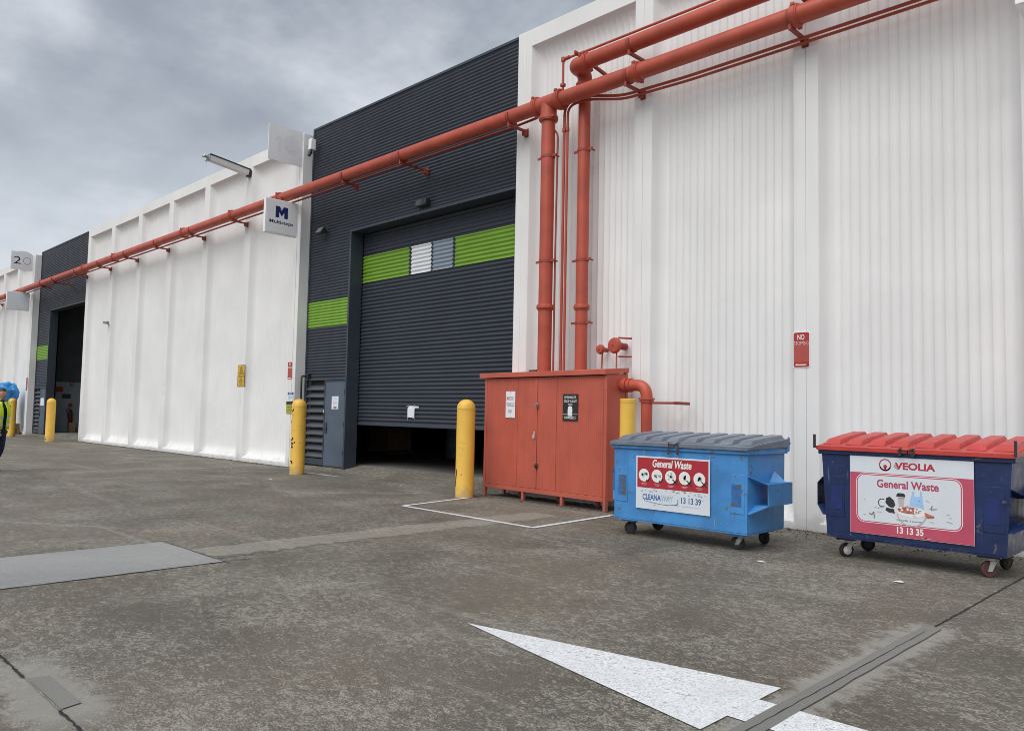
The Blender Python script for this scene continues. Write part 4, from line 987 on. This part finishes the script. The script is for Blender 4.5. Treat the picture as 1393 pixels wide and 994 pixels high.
sp_ = thing('taped_paper', 'torn white paper taped low on the roller shutter', 'paper', (-14.18, .627, 1.51))
mb = MB(); mb.add([(-.15, 0, -.14), (.10, -.002, -.15), (.11, -.004, .07), (.26, -.001, .075), (.26, -.001, .11), (-.09, -.003, .12), (-.15, -.003, .06)], [tuple(range(7))]); o = mb.build('sheet', PAPER, sp_, smooth=False)
for a, b in (((-.19, .10), (-.10, .13)), ((-.13, -.14), (-.15, -.21)), ((.04, -.15), (.14, -.17)), ((.10, .10), (.12, .15))):
    q = seg(a, b, .02); mb = MB(); mb.add([(x, -.005, z) for x, z in q], [(0, 1, 2, 3)]); mb.build('tape', BANDG, sp_, smooth=False)
# far bay door notice, far white wall plate
t, L = sign_on('white paper notice on the far grey door', facing_front(-16.9-PER, .296, 1.60), .55, .36, PAPER)
t, L = sign_on('narrow dark red sign on the farthest white wall', facing_front(-18.50-PER, -.003, 2.45), .25, .62, REDF)
t, L = sign_on('faint small plate halfway along the long white wall', facing_front(-26.9, -.003, 2.35), .15, .26, GHOST); t, L = sign_on('tiny faint disc plate below the faint small plate', facing_front(-26.9, -.003, 2.0), .15, .17, GHOST, r=.07)

# projecting box signs (faces look along the facade)
def box_sign(label, x, y0, y1, z0, z1, face, th=.10, edge=SIGNW, group='projecting signs'):
    t = thing('projecting_sign', label, 'sign', (x, (y0+y1)/2, z0), group); hw = (y1-y0)/2; h = z1-z0
    MB().box(-th/2, th/2, -hw, hw, 0, h).build('sign_box', edge, t, bevel=.008)
    fo = MB().box(th/2+.001, th/2+.004, -hw+.03, hw-.03, .03, h-.03).build('sign_face', face, t, smooth=False)
    return t, Matrix.Translation((th/2+.0055, 0, h/2)) @ Matrix.Rotation(R(90), 4, 'Z') @ Matrix.Rotation(R(90), 4, 'X'), fo
t, L, fo = box_sign('white projecting sign with dark blue M logo hung below the pipe', -18.05, -1.16, -.27, 5.90, 6.78, SIGNW)
# block letter M with notch and small ball
flat('logo', [[(-.17, -.02), (-.17, .27), (-.055, .27), (0, .18), (.055, .27), (.17, .27), (.17, -.02), (.07, -.02), (.07, .12), (0, .02), (-.07, .12), (-.07, -.02)]], L, NAVY, t)
flat('logo_ball', [circ(-.01, .20, .028, 14)], up_(L, .001), ST_BF, t)
textm('lettering', 'Multisteps', at(L, .0, -.145), .66, .115, NAVY, t, .018)
textm('lettering', 'Multisteps', at(L, .0, -.235), .3, .02, ST_BF, t) if False else None
MB().box(-.02, .02, -.03, .07, .882, .975).build('hanger', REDD, t)
box_sign('blank white projecting sign below the pipe at the far left', -18.2-PER, -1.14, -.18, 5.98, 6.86, SIGNB)
box_sign('pale bluish projecting sign clipped by the top right corner', -1.90, -.98, -.05, 5.96, 6.82, SIGNB)
def fin(label, x, y0, y1, z0, z1, digits, arch=False):
    t = thing('number_sign', label, 'sign', (x, (y0+y1)/2, z0), 'wall end number signs'); hw = (y1-y0)/2; h = z1-z0
    P = [(-hw, 0), (hw, 0), (hw, h)]
    if arch: P = [(-hw, 0), (hw, 0), (hw, h*.88)]+[(hw*.1+hw*.85*math.cos(R(a)), h*.80+h*.26*math.sin(R(a))) for a in range(25, 130, 15)]+[(-hw*.55, h), (-hw, h)]
    else: P += [(-hw, h)]
    MB().prism(P, -.012, .012, 'x').build('plate', SIGNG, t, smooth=False)
    return t, Matrix.Translation((.0135, 0, h/2)) @ Matrix.Rotation(R(90), 4, 'Z') @ Matrix.Rotation(R(90), 4, 'X'), hw, h
t, L, hw, h = fin('blank faded white number sign above the long wall end', -18.32, -.99, -.03, 7.87, 8.80, '')
flat('ghost_digit', ringq(.17, .03, .0, .26, 0, 360, 28, .92), L, GHOST, t)
flat('ghost_digit', ringq(.13, 0, .15, .156, 20, 80, 10, .8)+ringq(.13, 0, .15, .156, 200, 330, 20, .8), up_(L, .001), mat('ghost_edge', (.48, .48, .49), .7), t)
flat('ghost_digit', [rect(-.20, -.13, -.22, .20), [(-.30, .10), (-.20, .20), (-.20, .13), (-.30, .05)]], L, GHOST, t)
t, L, hw, h = fin('faded white sign reading 20 above the farthest wall end', -18.40-PER, -1.0, -.06, 7.97, 8.85, '20', True)
textm('lettering', '2', at(L, -.20, .02), .30, .36, BLACKP, t, .0)
flat('ghost_digit', ringq(.21, .02, .155, .175, 0, 360, 30, .95), L, mat('ghost_edge_grey', (.22, .22, .22), .7), t)

# ------------------------------------------------------------------ wall lamp, floodlights, cameras, conduit
lp = thing('street_light', 'long white luminaire on an arm above the long white wall', 'lamp', (-21.25, -.02, 8.27))
M_ = Matrix.Rotation(R(-7.5), 4, 'X')
def LP(mb, nm, m, par=lp, **k): mb.v = [tuple(M_ @ Vector(p)) for p in mb.v]; return mb.build(nm, m, par, **k)
LP(MB().prism([(-.11, .10), (.11, .10), (.085, -.05), (-.085, -.05)], -1.22, -.06, 'y'), 'diffuser', LENS, bevel=.01)
LP(MB().box(-.125, .125, -1.25, -.02, .101, .135), 'top_cover', BLKM, bevel=.008)
LP(MB().box(-.10, .10, -.058, .02, -.08, .10), 'wall_mount', BLKM, bevel=.006)
LP(MB().box(-.09, .09, -1.26, -1.221, -.04, .10), 'end_cap', GALV, bevel=.006)
s = MB(); s.cyl((0, -1.262, .03), (0, -1.34, .03), .03, n=10); s.cyl((0, -1.34, .06), (0, -1.40, .0), .055, .03, n=12); s.cyl((0, -1.3, -.03), (0, -1.3, -.10), .035, n=10); LP(s, 'sensor', GALV)
def flood(label, x, z, yw=.29):
    t = thing('floodlight', label, 'floodlight', (x, yw, z), 'small black floodlights')
    MB().box(-.03, .03, -.10, -.002, -.03, .03).build('bracket', BLKM, t)
    mb = MB(); M__ = Matrix.Translation((0, -.17, -.02)) @ Matrix.Rotation(R(-35), 4, 'X'); mb.box(-.13, .13, -.05, .05, -.10, .10, M__); mb.build('housing', BLKM, t, bevel=.012)
    mb = MB(); mb.box(-.11, .11, -.054, -.0505, -.08, .08, M__); mb.build('glass', GALV, t)
    return t
flood('small black floodlight on the dark cladding left of the shutter', -17.5, 6.08)
t = thing('floodlight', 'boxy dark twin floodlight above the shutter opening', 'floodlight', (-13.5, .29, 6.12), 'small black floodlights')
MB().box(-.20, .03, -.10, -.002, -.07, .08).build('housing', CLADF, t, bevel=.01); MB().box(.05, .20, -.13, -.002, -.08, .07).build('housing', BLKM, t, bevel=.02); MB().box(-.18, .0, -.106, -.101, -.05, .06).build('glass', LOUV, t)
cc = thing('security_camera', 'white security camera on the end of the long white wall', 'camera', (-18.145, .12, 8.35))
MB().box(.0, .02, -.05, .05, -.12, .05).build('base', BLKM, cc); MB().box(.03, .17, -.09, .06, -.05, .24).build('housing', SIGNW, cc, bevel=.015)
s = MB(); s.cyl((.021, 0, -.08), (.10, -.05, -.12), .03, n=10); s.cyl((.10, -.05, -.08), (.10, -.10, -.22), .045, n=12); s.build('lens_head', BLKM, cc)
cc = thing('security_camera', 'tiny wall fitting on a rib of the long white wall', 'camera', (-32.53, -.004, 4.70)); MB().box(-.05, .05, -.06, 0, -.06, .06).build('base', GALV, cc); s = MB(); s.cyl((0, -.06, 0), (.18, -.22, -.02), .05, n=12); s.build('housing', GALV, cc)
cd = thing('conduit', 'black conduit dropping down the white wall end behind the bollard', 'conduit', (-18.13, .06, 0))
MB().tube(fillet([(.01, .03, .05), (.01, .03, 2.36), (.01, .24, 2.36)], .05), .025, 10).build('conduit_run', BLKM, cd); MB().box(-.0, .10, .16, .23, 2.29, 2.43).build('junction_box', BLKM, cd, bevel=.006)
o = MB().box(-35.0, -34.96, -.04, -.002, .05, .75).build('downpipe_stub', GHOST); tag(o, 'short white pipe stub low on the long white wall', 'pipe')

# ------------------------------------------------------------------ litter
for i, (x, y, lbl) in enumerate([(-3.95, -2.72, 'white paper scrap between the two bins'), (-2.62, -2.62, 'white paper scrap in front of the dark blue bin'), (-15.3, -2.2, 'white crumpled scrap on the yard before the shutter'), (-20.1, -.75, 'white scrap near the foot of the long wall'), (-12.7, -.75, 'tiny pale scrap before the shutter gap')]):
    mb = MB(); k = 6; s = .05 if i < 3 else .04
    v = [(x+s*random.uniform(.6, 1.3)*math.cos(6.28*j/k), y+.6*s*random.uniform(.6, 1.3)*math.sin(6.28*j/k), random.uniform(.006, .02)) for j in range(k)]+[(x, y, .022)]
    mb.add(v, [(j, (j+1) % k, k) for j in range(k)]); tag(mb.build('paper_scrap', LITTER, smooth=False), lbl, 'litter', 'bits of litter')

# ------------------------------------------------------------------ wrapped load far left
GX, GY = -44.55, -.62
for i in range(4): pallet(GX, GY, .131*i, random.uniform(-.05, .05), ['bottom', 'second', 'third', 'topmost'][i]+' wooden pallet of the stack behind the far bollard', 'pallets stacked behind the far bollard')
def lump(name, label, c, sx, sy, sz, m, cat, seed, rough=.22):
    bm = bmesh.new(); bmesh.ops.create_icosphere(bm, subdivisions=4, radius=1)
    for v in bm.verts:
        p = v.co.copy(); n_ = noise.noise(p*1.6+Vector((seed, 0, 0)))*rough-abs(noise.noise(p*2.6+Vector((0, seed, 0))))*rough*1.3-abs(noise.noise(p*6+Vector((seed, seed, 0))))*rough*.5+rough*.35
        q = Vector((math.copysign(abs(p.x)**.7, p.x), math.copysign(abs(p.y)**.7, p.y), math.copysign(abs(p.z)**.7, p.z)))*(1+n_); v.co = Vector((c[0]+q.x*sx, c[1]+q.y*sy, max(c[2]-sz*.92, c[2]+q.z*sz)))
    me = bpy.data.meshes.new(name); bm.to_mesh(me); bm.free(); me.materials.append(m); me.polygons.foreach_set('use_smooth', [True]*len(me.polygons)); return tag(link(name, me), label, cat)
lump('plastic_bundle', 'green plastic bundle under the blue wrapped load', (GX-.12, GY, .90), .52, .42, .40, GREENBAG, 'bundle', 3)
lump('plastic_bundle', 'crumpled bright blue plastic wrapped load beside the far bollard', (GX-.30, GY, 1.86), .62, .48, .60, BLUEBAG, 'bundle', 8, .34)

# ------------------------------------------------------------------ person at the left edge
def skin_mesh(name, nodes, edges, sub=2):
    me = bpy.data.meshes.new(name); me.from_pydata([n[0] for n in nodes], edges, [])
    o = bpy.data.objects.new(name, me); COL.objects.link(o)
    md = o.modifiers.new('s', 'SKIN'); md.use_smooth_shade = True
    if not me.skin_vertices: me.skin_vertices.new()
    sv_ = me.skin_vertices[0].data
    for i, n in enumerate(nodes): r = n[1]; sv_[i].radius = r if isinstance(r, tuple) else (r, r); sv_[i].use_root = (i == 0)
    sb = o.modifiers.new('d', 'SUBSURF'); sb.levels = sub; sb.render_levels = sub
    bpy.context.view_layer.update()
    m2 = bpy.data.meshes.new_from_object(o.evaluated_get(bpy.context.evaluated_depsgraph_get()))
    bpy.data.objects.remove(o); return m2
def person():
    t = thing('person', 'person in yellow hi-vis vest and dark workwear walking at the left edge', 'person', (-20.085, -6.135, 0))
    # faces the right of the picture, turned a little to the camera
    t.rotation_euler.z = YAW-.35
    # local: +x forward, +y the far side (left hand), -y the near side (right hand)
    nd, ed = [], []
    def add(p, r, par=None):
        nd.append((p, r))
        if par is not None: ed.append((par, len(nd)-1))
        return len(nd)-1
    pel = add((0, 0, .96), (.15, .125)); wa = add((.01, 0, 1.10), (.145, .115), pel); ch = add((.02, 0, 1.30), (.165, .13), wa); sh = add((.01, 0, 1.46), (.12, .10), ch)
    nk = add((.03, 0, 1.55), .060, sh); nk2 = add((.04, 0, 1.62), .056, nk)
    for s in (-1, 1):
        hp = add((0, .095*s, .90), .092, pel)
        kx, fx = ((.10, .10) if s < 0 else (-.02, -.30))
        kn = add((kx, .10*s, .50), .066, hp); 
        ca = add((kx*.8+fx*.2-.02, .105*s, .36), .062, kn); an = add((fx, .11*s, .10), .050, ca)
        if s < 0: he = add((fx-.03, .11*s, .05), .045, an); to = add((fx+.17, .115*s, .042), .042, an)
        else: to = add((fx+.13, .115*s, .045), .042, an)
        sd_ = add((.01, .19*s, 1.44), .072, sh)
        if s < 0: el = add((.14, -.28, 1.18), .052, sd_); fo = add((.25, -.28, 1.03), .046, el); wr = add((.33, -.27, .93), .033, fo)
        else: el = add((-.10, .25, 1.17), .052, sd_); fo = add((-.12, .25, 1.03), .046, el); wr = add((-.10, .24, .92), .033, fo)
    me = skin_mesh('body', nd, ed, 2)
    bm = bmesh.new(); bm.from_mesh(me)
    # hands: palm and five fingers each, joined into the body mesh
    def hand(wr, d, side):
        d = Vector(d).normalized(); lat = Vector((0, 1, 0)).cross(d).normalized(); nrm = d.cross(lat)
        W = Vector(wr); n_, e_ = [], []
        n_.append((tuple(W), (.03, .02))); n_.append((tuple(W+d*.05), (.036, .018))); n_.append((tuple(W+d*.085), (.038, .016))); e_ += [(0, 1), (1, 2)]
        m0 = skin_mesh('hand', n_, e_, 1); bm.from_mesh(m0); bpy.data.meshes.remove(m0)
        for k, (off, L_) in enumerate(((-.030, .068), (-.010, .078), (.010, .074), (.029, .056))):
            b0 = W+d*.082+lat*off; c1 = b0+d*L_*.55+nrm*.012*side; c2 = c1+d*L_*.35+nrm*.03*side
            m0 = skin_mesh('finger', [(tuple(b0-d*.02), .010), (tuple(b0+d*.005), .0095), (tuple(c1), .009), (tuple(c2), .0075)], [(0, 1), (1, 2), (2, 3)], 1); bm.from_mesh(m0); bpy.data.meshes.remove(m0)
        b0 = W+d*.025-lat*.03
        m0 = skin_mesh('thumb', [(tuple(b0), .013), (tuple(b0-lat*.028+d*.03), .011), (tuple(b0-lat*.032+d*.06+nrm*.01*side), .0085)], [(0, 1), (1, 2)], 1); bm.from_mesh(m0); bpy.data.meshes.remove(m0)
    hand((.33, -.27, .93), (.45, 0, -.9), 1); hand((-.10, .24, .92), (.1, 0, -1), -1)
    # head
    hd = bmesh.new(); bmesh.ops.create_uvsphere(hd, u_segments=28, v_segments=22, radius=1)
    HC = Vector((.055, 0, 1.70))
    for v in hd.verts:
        p = v.co; x, y, z = p.x*.098, p.y*.076, p.z*.122
        if z < 0: k = -z/.122; y *= 1-.28*k; x = x*(1-.10*k)+.014*k
        if p.x > .5 and abs(p.y) < .9: x -= .006*(1-abs(p.y))
        # nose, brow, eye sockets, mouth, chin
        fr_ = max(0, p.x)
        x += fr_*.030*math.exp(-((y/.012)**2)-(((z+.018)/.020)**2)) + fr_*.014*math.exp(-((y/.010)**2)-(((z-.008)/.022)**2))
        x += fr_*.006*math.exp(-((y/.05)**2)-(((z-.032)/.012)**2))
        for s in (-1, 1): x -= fr_*.011*math.exp(-(((y-s*.030)/.015)**2)-(((z-.010)/.012)**2))
        x += fr_*.006*math.exp(-((y/.022)**2)-(((z+.056)/.010)**2)); x += fr_*.010*math.exp(-((y/.022)**2)-(((z+.10)/.02)**2))
        v.co = HC+Vector((x, y, z))
    hm = bpy.data.meshes.new('head'); hd.to_mesh(hm); hd.free(); bm.from_mesh(hm); bpy.data.meshes.remove(hm)
    for s in (-1, 1):
        er = bmesh.new(); bmesh.ops.create_uvsphere(er, u_segments=10, v_segments=8, radius=1)
        for v in er.verts: v.co = HC+Vector((-.008+v.co.x*.018, s*.078+v.co.y*.010, -.005+v.co.z*.032))
        q = bpy.data.meshes.new('ear'); er.to_mesh(q); er.free(); bm.from_mesh(q); bpy.data.meshes.remove(q)
    body = bpy.data.meshes.new('body'); bm.to_mesh(body); bm.free()
    for q in (SKIN, CLOTH, TROU, BOOT, SOLE): body.materials.append(q)
    for p in body.polygons:
        c = p.center; p.use_smooth = True
        if c.z < .03: p.material_index = 4
        elif c.z < .17: p.material_index = 3
        elif c.z < .97 and abs(c.y) < .21: p.material_index = 2
        elif c.z > 1.565: p.material_index = 0
        elif abs(c.y) > .2 and c.z < .94: p.material_index = 0
        else: p.material_index = 1
    link('body', body, t)
    # hair cap
    hb_ = bmesh.new(); bmesh.ops.create_uvsphere(hb_, u_segments=28, v_segments=20, radius=1)
    for v in hb_.verts:
        p = v.co; rr_ = 1+.05*noise.noise(p*7); v.co = HC+Vector((p.x*.108*rr_-.010, p.y*.086*rr_, p.z*.126*rr_+.012))
    bmesh.ops.delete(hb_, geom=[v for v in hb_.verts if (v.co.z-HC.z) < .055-.9*max(0, -(v.co.x-HC.x)-.0)*1.0 and (v.co.z-HC.z) < .075*((v.co.x-HC.x)/.1*.6+.55)-.03*(1 if v.co.x < HC.x-.04 else 0)], context='VERTS')
    q = bpy.data.meshes.new('hair'); hb_.to_mesh(q); hb_.free(); q.materials.append(HAIR); [setattr(p, 'use_smooth', True) for p in q.polygons]; link('hair', q, t)
    ey = MB()
    for s in (-1, 1):
        for i in range(1): ey.cyl((HC.x+.078, s*.030, HC.z+.012), (HC.x+.089, s*.030, HC.z+.012), .008, n=10)
    ey.build('eye', HAIR, t)
    # vest: shell around the torso, open front, two tape bands
    def vring(z, a, b, cx): return [(cx+a*math.cos(R(th)), b*math.sin(R(th)), z) for th in range(12, 349, 12)]
    lv = [(.93, .160, .190, 0), (1.05, .162, .192, .005), (1.18, .168, .198, .01), (1.30, .172, .204, .015), (1.38, .155, .200, .012), (1.46, .115, .165, .01), (1.525, .075, .10, .015)]
    v, f = [], []; n = len(vring(*lv[0]))
    for q in lv: v += vring(*q)
    for j in range(len(lv)-1):
        for i in range(n-1): a = j*n+i; f.append((a, a+1, a+1+n, a+n))
    mb = MB(); mb.add(v, f); ve = mb.build('vest', VEST, t)
    sm_ = ve.modifiers.new('thick', 'SOLIDIFY'); sm_.thickness = .012; sm_.offset = 1
    for z0, z1, a, b, cx in ((1.00, 1.05, .175, .206, .004), (1.15, 1.20, .181, .212, .01)):
        P, Q = vring(z0, a, b, cx), vring(z1, a+.001, b+.001, cx); mb = MB(); mb.add(P+Q, [(i, i+1, i+1+n, i+n) for i in range(n-1)]); o = mb.build('reflective_band', TAPE, ve)
    for s in (-1, 1):
        pts = [(.185, s*.09, 1.20), (.18, s*.10, 1.36), (.10, s*.115, 1.50), (-.01, s*.12, 1.535), (-.12, s*.11, 1.47), (-.18, s*.10, 1.30)]
        mb = MB(); v = []
        for (x, y, z) in pts: v += [(x+.006, y-.025, z+.004), (x+.006, y+.025, z+.004)]
        mb.add(v, [(2*i, 2*i+1, 2*i+3, 2*i+2) for i in range(len(pts)-1)]); mb.build('shoulder_band', VEST, ve)
    return t
person()
